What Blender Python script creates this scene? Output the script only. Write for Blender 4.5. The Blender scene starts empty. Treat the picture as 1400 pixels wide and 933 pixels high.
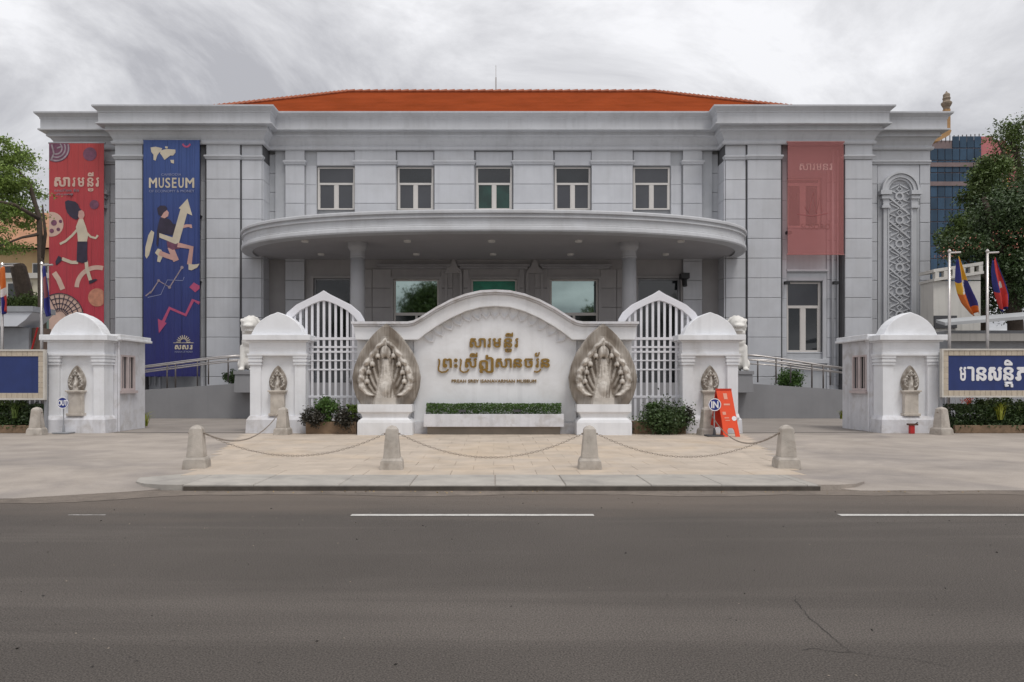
import bpy, math, random
import numpy as np
from mathutils import Vector, Matrix, noise as mnoise
random.seed(7); RNG = np.random.default_rng(11)
S = bpy.context.scene; COL = S.collection
R = math.radians
# ------------------------------------------------------------------ camera
cam = bpy.data.cameras.new('camera'); camo = bpy.data.objects.new('camera', cam); COL.objects.link(camo)
camo.location = (0, 0, 1.6); camo.rotation_euler = (R(90), 0, 0)
cam.sensor_width = 36; cam.lens = 36 * 1000 / 1400
cam.shift_x = 25 / 1400; cam.shift_y = 57.5 / 1400
cam.clip_start = .1; cam.clip_end = 3000
S.camera = camo
# ------------------------------------------------------------------ world
SUN_EL, SUN_AZ = R(64), R(148)      # azimuth measured from +Y towards +X (behind the viewer, to the right)
w = bpy.data.worlds.new('World'); S.world = w; w.use_nodes = True
nt = w.node_tree; nt.nodes.clear(); N = nt.nodes.new; L = nt.links.new
out = N('ShaderNodeOutputWorld'); mixs = N('ShaderNodeMixShader'); L(mixs.outputs[0], out.inputs[0])
sky = N('ShaderNodeTexSky'); sky.sky_type = 'NISHITA'; sky.sun_disc = False
sky.sun_elevation = SUN_EL; sky.sun_rotation = SUN_AZ
b1 = N('ShaderNodeBackground'); b1.inputs[1].default_value = .09; L(sky.outputs[0], b1.inputs[0])
b2 = N('ShaderNodeBackground'); b2.inputs[1].default_value = .97
tc = N('ShaderNodeTexCoord'); sep = N('ShaderNodeSeparateXYZ'); L(tc.outputs['Generated'], sep.inputs[0])
mx = N('ShaderNodeMath'); mx.operation = 'MAXIMUM'; L(sep.outputs[2], mx.inputs[0]); mx.inputs[1].default_value = 0
ad = N('ShaderNodeMath'); ad.operation = 'ADD'; L(mx.outputs[0], ad.inputs[0]); ad.inputs[1].default_value = .22
dx = N('ShaderNodeMath'); dx.operation = 'DIVIDE'; L(sep.outputs[0], dx.inputs[0]); L(ad.outputs[0], dx.inputs[1])
dy = N('ShaderNodeMath'); dy.operation = 'DIVIDE'; L(sep.outputs[1], dy.inputs[0]); L(ad.outputs[0], dy.inputs[1])
cb = N('ShaderNodeCombineXYZ'); L(dx.outputs[0], cb.inputs[0]); L(dy.outputs[0], cb.inputs[1]); cb.inputs[2].default_value = 3.7
mp = N('ShaderNodeMapping'); mp.inputs['Scale'].default_value = (1.0, 1.0, 1); mp.inputs['Rotation'].default_value = (0, 0, R(-14)); L(cb.outputs[0], mp.inputs[0])
n1 = N('ShaderNodeTexNoise'); n1.inputs['Scale'].default_value = 1.15; n1.inputs['Detail'].default_value = 11; n1.inputs['Roughness'].default_value = .62; n1.inputs['Distortion'].default_value = .9
L(mp.outputs[0], n1.inputs['Vector'])
rp = N('ShaderNodeValToRGB'); L(n1.outputs[0], rp.inputs[0])
e = rp.color_ramp.elements; e[0].position = .37; e[0].color = (.42, .42, .445, 1); e[1].position = .61; e[1].color = (.82, .82, .84, 1)
m_ = rp.color_ramp.elements.new(.50); m_.color = (.63, .63, .65, 1)
zb = N('ShaderNodeMapRange'); zb.inputs[1].default_value = 0; zb.inputs[2].default_value = 1; zb.inputs[3].default_value = .95; zb.inputs[4].default_value = 1.45; L(mx.outputs[0], zb.inputs[0])
vs_ = N('ShaderNodeVectorMath'); vs_.operation = 'SCALE'; L(rp.outputs[0], vs_.inputs[0]); L(zb.outputs[0], vs_.inputs['Scale']); L(vs_.outputs[0], b2.inputs[0]); L(b1.outputs[0], mixs.inputs[1]); L(b2.outputs[0], mixs.inputs[2]); mixs.inputs[0].default_value = .93
sun = bpy.data.lights.new('sun', 'SUN'); sun.energy = 1.5; sun.angle = R(18); sun.color = (1, .965, .91)
so = bpy.data.objects.new('sun', sun); COL.objects.link(so)
d = Vector((math.sin(SUN_AZ) * math.cos(SUN_EL), math.cos(SUN_AZ) * math.cos(SUN_EL), math.sin(SUN_EL)))
so.rotation_euler = d.to_track_quat('Z', 'Y').to_euler(); so.location = (0, 10, 40)
S.view_settings.view_transform = 'Standard'; S.view_settings.look = 'None'; S.view_settings.exposure = .12; S.view_settings.gamma = 1
S.view_settings.use_curve_mapping = False

def X(px, Y): return (px - 675) * Y / 1000
def Z(py, Y): return 1.6 + (524 - py) * Y / 1000

# ------------------------------------------------------------------ materials
MATS = {}
def M(name, col, rough=.65, var=.12, scale=2., bump=0., bscale=30., rnd=0., streak=0., metal=0., spec=.5,
      stain=None, stain_amt=.5, stain_scale=.5, speck=0., wear=None, trans=0.):
    m = bpy.data.materials.new(name); m.use_nodes = True; t = m.node_tree; n = t.nodes.new; l = t.links.new
    b = t.nodes['Principled BSDF']; b.inputs['Roughness'].default_value = rough; b.inputs['Metallic'].default_value = metal
    b.inputs['Specular IOR Level'].default_value = spec
    g = n('ShaderNodeNewGeometry')
    no = n('ShaderNodeTexNoise'); no.inputs['Scale'].default_value = scale; no.inputs['Detail'].default_value = 7; no.inputs['Roughness'].default_value = .6
    l(g.outputs['Position'], no.inputs['Vector'])
    mr = n('ShaderNodeMapRange'); mr.inputs[1].default_value = .3; mr.inputs[2].default_value = .7; mr.inputs[3].default_value = 1 - var; mr.inputs[4].default_value = 1 + var
    l(no.outputs[0], mr.inputs[0]); fac = mr.outputs[0]
    def mul(a, bb):
        q = n('ShaderNodeMath'); q.operation = 'MULTIPLY'; l(a, q.inputs[0]); l(bb, q.inputs[1]); return q.outputs[0]
    if rnd:
        oi = n('ShaderNodeObjectInfo'); r2 = n('ShaderNodeMapRange'); r2.inputs[3].default_value = 1 - rnd; r2.inputs[4].default_value = 1 + rnd
        l(oi.outputs['Random'], r2.inputs[0]); fac = mul(fac, r2.outputs[0])
    if streak:
        mpp = n('ShaderNodeMapping'); mpp.inputs['Scale'].default_value = (3.2, 3.2, .16); l(g.outputs['Position'], mpp.inputs[0])
        n2 = n('ShaderNodeTexNoise'); n2.inputs['Scale'].default_value = 1.6; n2.inputs['Detail'].default_value = 6; l(mpp.outputs[0], n2.inputs['Vector'])
        r3 = n('ShaderNodeMapRange'); r3.inputs[1].default_value = .5; r3.inputs[2].default_value = .78; r3.inputs[3].default_value = 1; r3.inputs[4].default_value = 1 - streak
        l(n2.outputs[0], r3.inputs[0]); fac = mul(fac, r3.outputs[0])
    if speck:
        n3 = n('ShaderNodeTexNoise'); n3.inputs['Scale'].default_value = 90; n3.inputs['Detail'].default_value = 2; l(g.outputs['Position'], n3.inputs['Vector'])
        r4 = n('ShaderNodeMapRange'); r4.inputs[1].default_value = .3; r4.inputs[2].default_value = .7; r4.inputs[3].default_value = 1 - speck; r4.inputs[4].default_value = 1 + speck
        l(n3.outputs[0], r4.inputs[0]); fac = mul(fac, r4.outputs[0])
    base = n('ShaderNodeRGB'); base.outputs[0].default_value = (*col, 1); c = base.outputs[0]
    if stain:
        n4 = n('ShaderNodeTexNoise'); n4.inputs['Scale'].default_value = stain_scale; n4.inputs['Detail'].default_value = 8; n4.inputs['Roughness'].default_value = .62; n4.inputs['Distortion'].default_value = .6
        mp4 = n('ShaderNodeMapping'); mp4.inputs['Location'].default_value = (7, 3, 1); l(g.outputs['Position'], mp4.inputs[0]); l(mp4.outputs[0], n4.inputs['Vector'])
        r5 = n('ShaderNodeMapRange'); r5.inputs[1].default_value = .48; r5.inputs[2].default_value = .68; r5.inputs[4].default_value = stain_amt; l(n4.outputs[0], r5.inputs[0])
        mc = n('ShaderNodeMix'); mc.data_type = 'RGBA'; l(r5.outputs[0], mc.inputs[0]); l(c, mc.inputs[6]); mc.inputs[7].default_value = (*stain, 1); c = mc.outputs[2]
    vm = n('ShaderNodeVectorMath'); vm.operation = 'SCALE'; l(c, vm.inputs[0]); l(fac, vm.inputs['Scale'])
    l(vm.outputs[0], b.inputs['Base Color'])
    if bump:
        nb = n('ShaderNodeTexNoise'); nb.inputs['Scale'].default_value = bscale; nb.inputs['Detail'].default_value = 5; l(g.outputs['Position'], nb.inputs['Vector'])
        bp = n('ShaderNodeBump'); bp.inputs['Strength'].default_value = bump; bp.inputs['Distance'].default_value = .02; l(nb.outputs[0], bp.inputs['Height']); l(bp.outputs[0], b.inputs['Normal'])
    if trans: b.inputs['Subsurface Weight'].default_value = 0
    MATS[name] = m; return m

clad = M('grey stone cladding', (.53, .54, .57), .55, .07, .8, .15, 25, rnd=.04, streak=.09, stain=(.47, .475, .49), stain_amt=.5, stain_scale=.7)
cladm = M('grey stone mouldings', (.53, .54, .565), .55, .06, .6, .1, 25, streak=.11, stain=(.40, .40, .41), stain_amt=.45, stain_scale=.35)
recess = M('grey render wall', (.44, .45, .47), .8, .08, 1.2, .1, 30, streak=.1)
joint = M('joint mortar', (.10, .10, .105), .9)
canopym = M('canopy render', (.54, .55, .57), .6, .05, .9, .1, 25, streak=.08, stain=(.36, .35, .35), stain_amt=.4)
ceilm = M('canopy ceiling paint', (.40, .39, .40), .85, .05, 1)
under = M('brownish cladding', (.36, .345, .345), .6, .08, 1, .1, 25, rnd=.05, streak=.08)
white = M('white painted masonry', (.78, .79, .815), .7, .05, 1.6, .12, 35, streak=.11, stain=(.58, .57, .56), stain_amt=.55, stain_scale=.6)
whited = M('white masonry stained at foot', (.66, .66, .69), .75, .08, 2.5, .2, 30, streak=.15, stain=(.42, .39, .36), stain_amt=.6, stain_scale=2.2)
winwhite = M('cream window frame', (.62, .59, .56), .5, .04)
glass = M('dark window glass', (.018, .021, .024), .04, .2, .6, spec=.7); glass.node_tree.nodes['Principled BSDF'].inputs['IOR'].default_value = 1.5
glassc = M('window glass with pale blind', (.05, .052, .060), .05, .15, .6, spec=.6); glassc.node_tree.nodes['Principled BSDF'].inputs['IOR'].default_value = 1.5
glassg = M('green tinted window glass', (.012, .22, .13), .25, .45, 1.2, spec=.4); glassg.node_tree.nodes['Principled BSDF'].inputs['IOR'].default_value = 1.5
glassk = M('dark green glass', (.010, .045, .034), .04, .45, 1.2, spec=.6)
glassm = M('mirror coated window glass', (.34, .42, .40), .03, .1, .6, metal=1.)
rooft = M('orange roof tiles', (.27, .055, .017), .95, .14, .5, .5, 6, spec=.02, stain=(.20, .042, .010), stain_amt=.5, stain_scale=.6)
roofr = M('orange ridge tiles', (.33, .09, .035), .7, .15, 2)
stonec = M('cream cast stone', (.56, .51, .45), .8, .12, 4, .3, 40, streak=.15, stain=(.33, .28, .23), stain_amt=.6, stain_scale=3)
stoneb = M('weathered grey-cream concrete', (.45, .41, .365), .85, .13, 6, .35, 50, rnd=.06, streak=.2, stain=(.27, .23, .19), stain_amt=.6, stain_scale=4)
lionm = M('cream white stone', (.80, .78, .74), .7, .08, 5, .2, 30, streak=.1)
asph = M('asphalt', (.094, .082, .073), .88, .13, .35, .9, 70, speck=.55, stain=(.135, .118, .105), stain_amt=.75, stain_scale=.7, spec=.3)
crackm = M('dark road crack', (.022, .019, .018), .95)
dustm = M('dusty gutter asphalt', (.175, .145, .12), .95, .2, 3, .4, 80, speck=.25, stain=(.11, .09, .075), stain_amt=.7, stain_scale=1.6)
linem = M('worn white road paint', (.50, .485, .46), .8, .16, 8, .2, 90, speck=.2)
drive = M('stamped driveway concrete', (.355, .31, .27), .85, .16, .9, .4, 30, speck=.1, stain=(.225, .20, .185), stain_amt=.8, stain_scale=.38)
tilem = M('beige paving stone', (.46, .39, .32), .8, .15, 1.6, .35, 35, rnd=.035, stain=(.50, .385, .265), stain_amt=.6, stain_scale=.38)
kerbm = M('grey kerb stone', (.38, .355, .32), .85, .12, 2, .3, 40, rnd=.06, stain=(.24, .225, .21), stain_amt=.6, stain_scale=1.3)
court = M('courtyard paving', (.27, .24, .215), .85, .12, .7, .3, 30, stain=(.2, .18, .165), stain_amt=.6, stain_scale=.5)
grnd = M('distant ground', (.20, .18, .15), .95, .2, .05)
rampm = M('grey ramp render', (.25, .25, .26), .8, .07, .9, .1, 30, streak=.06)
steel = M('brushed steel', (.52, .49, .47), .35, .1, 6, metal=.8)
postm = M('brown painted steel', (.10, .085, .08), .5, .1, 6)
ironm = M('black iron', (.02, .02, .022), .5, .1)
chainm = M('rusty galvanised chain', (.26, .22, .185), .7, .25, 20, metal=.2)
gold = M('aged gold letters', (.37, .23, .07), .32, .25, 14, metal=.9)
gatem = M('white painted steel', (.74, .74, .78), .5, .04, 3)
boardblue = M('blue sign board', (.018, .036, .15), .45, .12, 2, streak=.2)
boardcream = M('cream tiled border', (.50, .43, .34), .5, .1, 7, rnd=.06)
lettw = M('white lettering', (.78, .78, .80), .5, .03)
orange = M('orange plastic', (.78, .075, .018), .4, .06, 5)
orange_d = M('red-orange plastic rear', (.55, .035, .012), .45, .06, 5)
signblue = M('navy sign face', (.012, .03, .22), .4, .05)
redm = M('red painted metal', (.45, .02, .02), .45, .1)
soil = M('brown planter clay', (.20, .135, .085), .9, .25, 5, .4, 30)
hedge = M('hedge leaves', (.055, .115, .018), .6, .45, 7)
leafb = M('bright leaves', (.17, .25, .045), .55, .45, 2.2)
leafd = M('dark green leaves', (.042, .075, .02), .5, .45, 2.5)
leafm = M('mid green leaves', (.085, .13, .028), .55, .45, 1.3)
leafp = M('dark purple leaves', (.035, .032, .022), .45, .4, 9)
leafy = M('yellow green blades', (.30, .33, .04), .55, .3, 6)
flowp = M('pink blossom', (.50, .20, .14), .6, .25, 4)
flowr = M('red blossom', (.55, .06, .02), .6, .2, 4)
bark = M('bark', (.07, .052, .04), .95, .3, 6, .6, 20)
yel = M('yellow render', (.50, .36, .19), .8, .1, .8, .1, 20, streak=.15)
pale = M('pale render', (.56, .54, .50), .8, .08, .8, .1, 20, streak=.25)
greym = M('grey metal sheet', (.30, .31, .33), .5, .1, 2, streak=.1)
greyd = M('dark grey sheet', (.06, .06, .065), .7, .1, 2)
netb = M('blue scaffold net', (.030, .066, .115), .8, .22, .35, rnd=.22, streak=.2)
netp = M('pink scaffold net', (.48, .16, .17), .8, .15, .3)
nety = M('yellow scaffold net', (.55, .36, .08), .8, .15, .3)
slabm = M('bare concrete slab', (.20, .15, .15), .85, .15, .5)

def banner_mat(name, top, bot, ztop, zbot):
    m = M(name, (1, 1, 1), .55, .07, .9); t = m.node_tree; n = t.nodes.new; l = t.links.new
    rgb = [q for q in t.nodes if q.type == 'RGB'][0]
    g = n('ShaderNodeNewGeometry'); s = n('ShaderNodeSeparateXYZ'); l(g.outputs['Position'], s.inputs[0])
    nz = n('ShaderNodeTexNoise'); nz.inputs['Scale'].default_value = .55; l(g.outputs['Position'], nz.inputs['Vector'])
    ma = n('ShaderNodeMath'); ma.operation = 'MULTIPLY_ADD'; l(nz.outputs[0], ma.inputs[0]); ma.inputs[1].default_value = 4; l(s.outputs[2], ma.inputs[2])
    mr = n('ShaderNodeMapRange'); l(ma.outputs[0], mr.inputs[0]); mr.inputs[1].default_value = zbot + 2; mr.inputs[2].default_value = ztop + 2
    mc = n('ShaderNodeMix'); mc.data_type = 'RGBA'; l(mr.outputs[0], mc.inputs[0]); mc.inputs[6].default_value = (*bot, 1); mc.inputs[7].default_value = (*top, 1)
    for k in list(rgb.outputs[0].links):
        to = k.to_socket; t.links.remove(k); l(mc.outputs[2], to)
    # soft vertical folds of the cloth as relief
    mp = n('ShaderNodeMapping'); mp.inputs['Scale'].default_value = (4.5, 1, .12); l(g.outputs['Position'], mp.inputs[0])
    n2 = n('ShaderNodeTexNoise'); n2.inputs['Scale'].default_value = 1.; n2.inputs['Detail'].default_value = 2; l(mp.outputs[0], n2.inputs['Vector'])
    bp = n('ShaderNodeBump'); bp.inputs['Strength'].default_value = .8; bp.inputs['Distance'].default_value = .25; l(n2.outputs[0], bp.inputs['Height']); l(bp.outputs[0], t.nodes['Principled BSDF'].inputs['Normal'])
    return m
redban = banner_mat('red banner cloth', (.42, .045, .045), (.43, .035, .06), 13.1, 4.2)
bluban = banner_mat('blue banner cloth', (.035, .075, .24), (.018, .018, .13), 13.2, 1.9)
crp = M('printed cream', (.56, .49, .38), .6, .12, 2)
crp2 = M('printed pale beige', (.58, .40, .33), .6, .12, 2)
skinp = M('printed skin', (.52, .30, .26), .6, .12, 2)
darkp = M('printed dark', (.030, .022, .045), .6, .3, 3)
mauve = M('printed mauve', (.16, .055, .10), .6, .3, 5)
pinkp = M('printed pink', (.42, .07, .16), .6, .1, 2)
greyp = M('printed grey lilac', (.30, .24, .27), .6, .35, 6)
paleblue = M('printed pale blue', (.25, .27, .42), .6, .1, 3)
# see-through red mesh cloth
sheer = bpy.data.materials.new('sheer red mesh'); sheer.use_nodes = True; t = sheer.node_tree; pb = t.nodes['Principled BSDF']
pb.inputs['Base Color'].default_value = (.52, .23, .22, 1); pb.inputs['Roughness'].default_value = .7
tr = t.nodes.new('ShaderNodeBsdfTransparent'); tr.inputs[0].default_value = (1, .80, .80, 1); ms = t.nodes.new('ShaderNodeMixShader'); ms.inputs[0].default_value = .36
t.links.new(tr.outputs[0], ms.inputs[1]); t.links.new(pb.outputs[0], ms.inputs[2]); t.links.new(ms.outputs[0], t.nodes['Material Output'].inputs[0])
# carved stone with a per-vertex brown tone, strongest on low relief, palest on raised parts
carved = M('carved two-tone stone', (.62, .58, .53), .8, .12, 5, .35, 45, streak=.1)
t = carved.node_tree; at = t.nodes.new('ShaderNodeAttribute'); at.attribute_name = 'relief_tone'
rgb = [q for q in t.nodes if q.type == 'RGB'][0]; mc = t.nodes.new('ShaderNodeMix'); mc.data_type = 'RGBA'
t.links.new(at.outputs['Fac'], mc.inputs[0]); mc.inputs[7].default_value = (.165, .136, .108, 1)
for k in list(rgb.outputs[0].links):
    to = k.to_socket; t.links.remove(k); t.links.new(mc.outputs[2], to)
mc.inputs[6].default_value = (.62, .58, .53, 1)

# ------------------------------------------------------------------ object helpers
W = {}
def tag(o, label=None, cat=None, group=None, kind=None):
    if label: o['label'] = label
    if cat: o['category'] = cat
    if group: o['group'] = group
    if kind: o['kind'] = kind
    return o
def thing(name, label, cat, loc=(0, 0, 0), group=None):
    o = bpy.data.objects.new(name, None); COL.objects.link(o); o.location = loc; o.empty_display_size = .2
    W[o] = Vector(loc); return tag(o, label, cat, group)
def link_mesh(name, me, parent, mat):
    if mat and not me.materials: me.materials.append(mat)
    o = bpy.data.objects.new(name, me); COL.objects.link(o)
    if parent is not None: o.parent = parent
    return o
class MB:
    def __init__(s): s.v = []; s.f = []; s.mi = []
    def add(s, vs, fs, mi=0):
        k = len(s.v); s.v += [tuple(p) for p in vs]; s.f += [tuple(i + k for i in f) for f in fs]; s.mi += [mi] * len(fs); return s
    def box(s, x0, x1, y0, y1, z0, z1, mi=0):
        x0, x1 = min(x0, x1), max(x0, x1); y0, y1 = min(y0, y1), max(y0, y1); z0, z1 = min(z0, z1), max(z0, z1)
        return s.add([(x0, y0, z0), (x1, y0, z0), (x1, y1, z0), (x0, y1, z0), (x0, y0, z1), (x1, y0, z1), (x1, y1, z1), (x0, y1, z1)],
                     [(0, 3, 2, 1), (4, 5, 6, 7), (0, 1, 5, 4), (1, 2, 6, 5), (2, 3, 7, 6), (3, 0, 4, 7)], mi)
    def frustum(s, x, y, z0, z1, a0, b0, a1, b1, ch=0.):
        def ring(a, b, z):
            c = ch * min(a, b)
            if ch: return [(x - a + c, y - b, z), (x + a - c, y - b, z), (x + a, y - b + c, z), (x + a, y + b - c, z), (x + a - c, y + b, z), (x - a + c, y + b, z), (x - a, y + b - c, z), (x - a, y - b + c, z)]
            return [(x - a, y - b, z), (x + a, y - b, z), (x + a, y + b, z), (x - a, y + b, z)]
        r0, r1 = ring(a0, b0, z0), ring(a1, b1, z1); n = len(r0)
        return s.add(r0 + r1, [tuple(range(n))[::-1], tuple(range(n, 2 * n))] + [(i, (i + 1) % n, n + (i + 1) % n, n + i) for i in range(n)])
    def prism(s, poly, y0, y1):            # poly (x,z), extruded along y
        n = len(poly)
        return s.add([(p[0], y0, p[1]) for p in poly] + [(p[0], y1, p[1]) for p in poly],
                     [tuple(range(n)), tuple(range(n, 2 * n))[::-1]] + [(i, n + i, n + (i + 1) % n, (i + 1) % n) for i in range(n)])
    def band(s, a, b, y0, y1, closed=False):   # strip between polylines a and b (x,z), extruded along y
        n = len(a); vs = []
        for y in (y0, y1):
            for p, q in zip(a, b): vs += [(p[0], y, p[1]), (q[0], y, q[1])]
        fs = []; m = 2 * n
        for i in range(n - 1):
            j = 2 * i
            fs += [(j, j + 1, j + 3, j + 2), (m + j, m + j + 2, m + j + 3, m + j + 1), (j, j + 2, m + j + 2, m + j), (j + 1, m + j + 1, m + j + 3, j + 3)]
        fs += [(0, m, m + 1, 1), (m - 2, m - 1, 2 * m - 1, 2 * m - 2)]
        return s.add(vs, fs)
    def ribbon(s, pts, wd, y0, y1):        # stroke of width wd through (x,z) points
        a, b = [], []
        for i, p in enumerate(pts):
            p0 = pts[max(0, i - 1)]; p1 = pts[min(len(pts) - 1, i + 1)]
            dx, dz = p1[0] - p0[0], p1[1] - p0[1]; l = math.hypot(dx, dz) or 1
            w_ = wd[i] if isinstance(wd, (list, tuple)) else wd
            nx, nz = -dz / l * w_ / 2, dx / l * w_ / 2
            a.append((p[0] + nx, p[1] + nz)); b.append((p[0] - nx, p[1] - nz))
        return s.band(a, b, y0, y1)
    def tube(s, pts, r, n=8, cap=True):
        pts = [Vector(p) for p in pts]; k0 = len(s.v); m = len(pts); up = Vector((0, 0, 1))
        prev = None
        for i, p in enumerate(pts):
            d = (pts[min(m - 1, i + 1)] - pts[max(0, i - 1)]).normalized()
            if prev is None:
                a = d.cross(up if abs(d.z) < .9 else Vector((1, 0, 0))).normalized()
            else: a = (prev - d * prev.dot(d)).normalized()
            prev = a; b = d.cross(a); rr = r[i] if isinstance(r, (list, tuple)) else r
            s.v += [tuple(p + (a * math.cos(2 * math.pi * j / n) + b * math.sin(2 * math.pi * j / n)) * rr) for j in range(n)]
        for i in range(m - 1):
            for j in range(n):
                q = (j + 1) % n; s.f.append((k0 + i * n + j, k0 + i * n + q, k0 + (i + 1) * n + q, k0 + (i + 1) * n + j)); s.mi.append(0)
        if cap:
            s.f.append(tuple(k0 + j for j in range(n))[::-1]); s.f.append(tuple(k0 + (m - 1) * n + j for j in range(n))); s.mi += [0, 0]
        return s
    def lathe(s, x, y, prof, n=20):        # prof (r,z)
        k0 = len(s.v); m = len(prof)
        for r, z in prof: s.v += [(x + r * math.cos(2 * math.pi * j / n), y + r * math.sin(2 * math.pi * j / n), z) for j in range(n)]
        for i in range(m - 1):
            for j in range(n):
                q = (j + 1) % n; s.f.append((k0 + i * n + j, k0 + i * n + q, k0 + (i + 1) * n + q, k0 + (i + 1) * n + j)); s.mi.append(0)
        s.f.append(tuple(k0 + j for j in range(n))[::-1]); s.f.append(tuple(k0 + (m - 1) * n + j for j in range(n))); s.mi += [0, 0]
        return s
    def sweep(s, path, prof, closed=False): # path (x,y) plan, prof (out,z); outward = right of travel
        n = len(path); rows = []
        for i, p in enumerate(path):
            def nrm(a, b):
                dx, dy = b[0] - a[0], b[1] - a[1]; l = math.hypot(dx, dy); return (dy / l, -dx / l)
            if i == 0: nn = nrm(path[0], path[1]); k = 1
            elif i == n - 1: nn = nrm(path[-2], path[-1]); k = 1
            else:
                a, b = nrm(path[i - 1], p), nrm(p, path[i + 1]); nx, ny = a[0] + b[0], a[1] + b[1]; l = math.hypot(nx, ny)
                nn = (nx / l, ny / l); k = 1 / max(.3, nn[0] * a[0] + nn[1] * a[1])
            rows.append([(p[0] + nn[0] * k * o, p[1] + nn[1] * k * o, z) for o, z in prof])
        m = len(prof); vs = [q for r_ in rows for q in r_]
        fs = [(i * m + j, (i + 1) * m + j, (i + 1) * m + j + 1, i * m + j + 1) for i in range(n - 1) for j in range(m - 1)]
        return s.add(vs, fs)
    def build(s, name, mat, parent=None, smooth=False, bevel=0., label=None):
        mats = mat if isinstance(mat, (list, tuple)) else [mat]
        if parent is not None:
            q = parent
            while q not in W: q = q.parent
            off = W[q]
        else:
            a = np.array(s.v); off = Vector(((a[:, 0].min() + a[:, 0].max()) / 2, (a[:, 1].min() + a[:, 1].max()) / 2, a[:, 2].min()))
        me = bpy.data.meshes.new(name); me.from_pydata([(p[0] - off[0], p[1] - off[1], p[2] - off[2]) for p in s.v], [], s.f)
        for m in mats: me.materials.append(m)
        if len(mats) > 1: me.polygons.foreach_set('material_index', s.mi)
        if smooth: me.polygons.foreach_set('use_smooth', [True] * len(me.polygons))
        me.update(); o = link_mesh(name, me, parent, None)
        if parent is None: o.location = off; W[o] = Vector(off)
        if bevel:
            b = o.modifiers.new('bevel', 'BEVEL'); b.width = bevel; b.segments = 2; b.limit_method = 'ANGLE'; b.angle_limit = R(35)
        if label: o['label'] = label
        return o
def struct(o): o['kind'] = 'structure'; return o
def copy_tree(o, parent=None, loc=None):
    c = o.copy(); COL.objects.link(c)
    if parent is not None: c.parent = parent
    if loc is not None: c.location = loc
    if o in W: W[c] = Vector(c.location)
    for ch in list(o.children): copy_tree(ch, c)
    return c
PC = {}
def piece(name, x0, x1, y0, y1, z0, z1, mat, parent, axis='y', ch=.012):
    """one slab, chamfered on the seen face (-Y, or +Z when axis is z); alike slabs share a mesh"""
    sx, sy, sz = round(x1 - x0, 3), round(y1 - y0, 3), round(z1 - z0, 3); key = (name, sx, sy, sz, axis, mat.name)
    if key not in PC:
        a, b, c = sx / 2, sy / 2, sz / 2; e = min(ch, a * .4, b * .9, c * .9)
        if axis == 'y':
            back = [(-a, b, -c), (a, b, -c), (a, b, c), (-a, b, c)]; mid = [(-a, -b + e, -c), (a, -b + e, -c), (a, -b + e, c), (-a, -b + e, c)]
            fr = [(-a + e, -b, -c + e), (a - e, -b, -c + e), (a - e, -b, c - e), (-a + e, -b, c - e)]
        else:
            back = [(-a, -b, -c), (a, -b, -c), (a, b, -c), (-a, b, -c)]; mid = [(-a, -b, c - e), (a, -b, c - e), (a, b, c - e), (-a, b, c - e)]
            fr = [(-a + e, -b + e, c), (a - e, -b + e, c), (a - e, b - e, c), (-a + e, b - e, c)]
        fs = [(8, 9, 10, 11), (3, 2, 1, 0)]
        for i in range(4):
            j = (i + 1) % 4; fs += [(i, j, 4 + j, 4 + i), (4 + i, 4 + j, 8 + j, 8 + i)]
        me = bpy.data.meshes.new(name); me.from_pydata(back + mid + fr, [], fs); me.update(); PC[key] = me
    o = link_mesh(name, PC[key], parent, mat)
    q = parent
    while q not in W: q = q.parent
    o.location = Vector(((x0 + x1) / 2, (y0 + y1) / 2, (z0 + z1) / 2)) - W[q]
    return o

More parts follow.
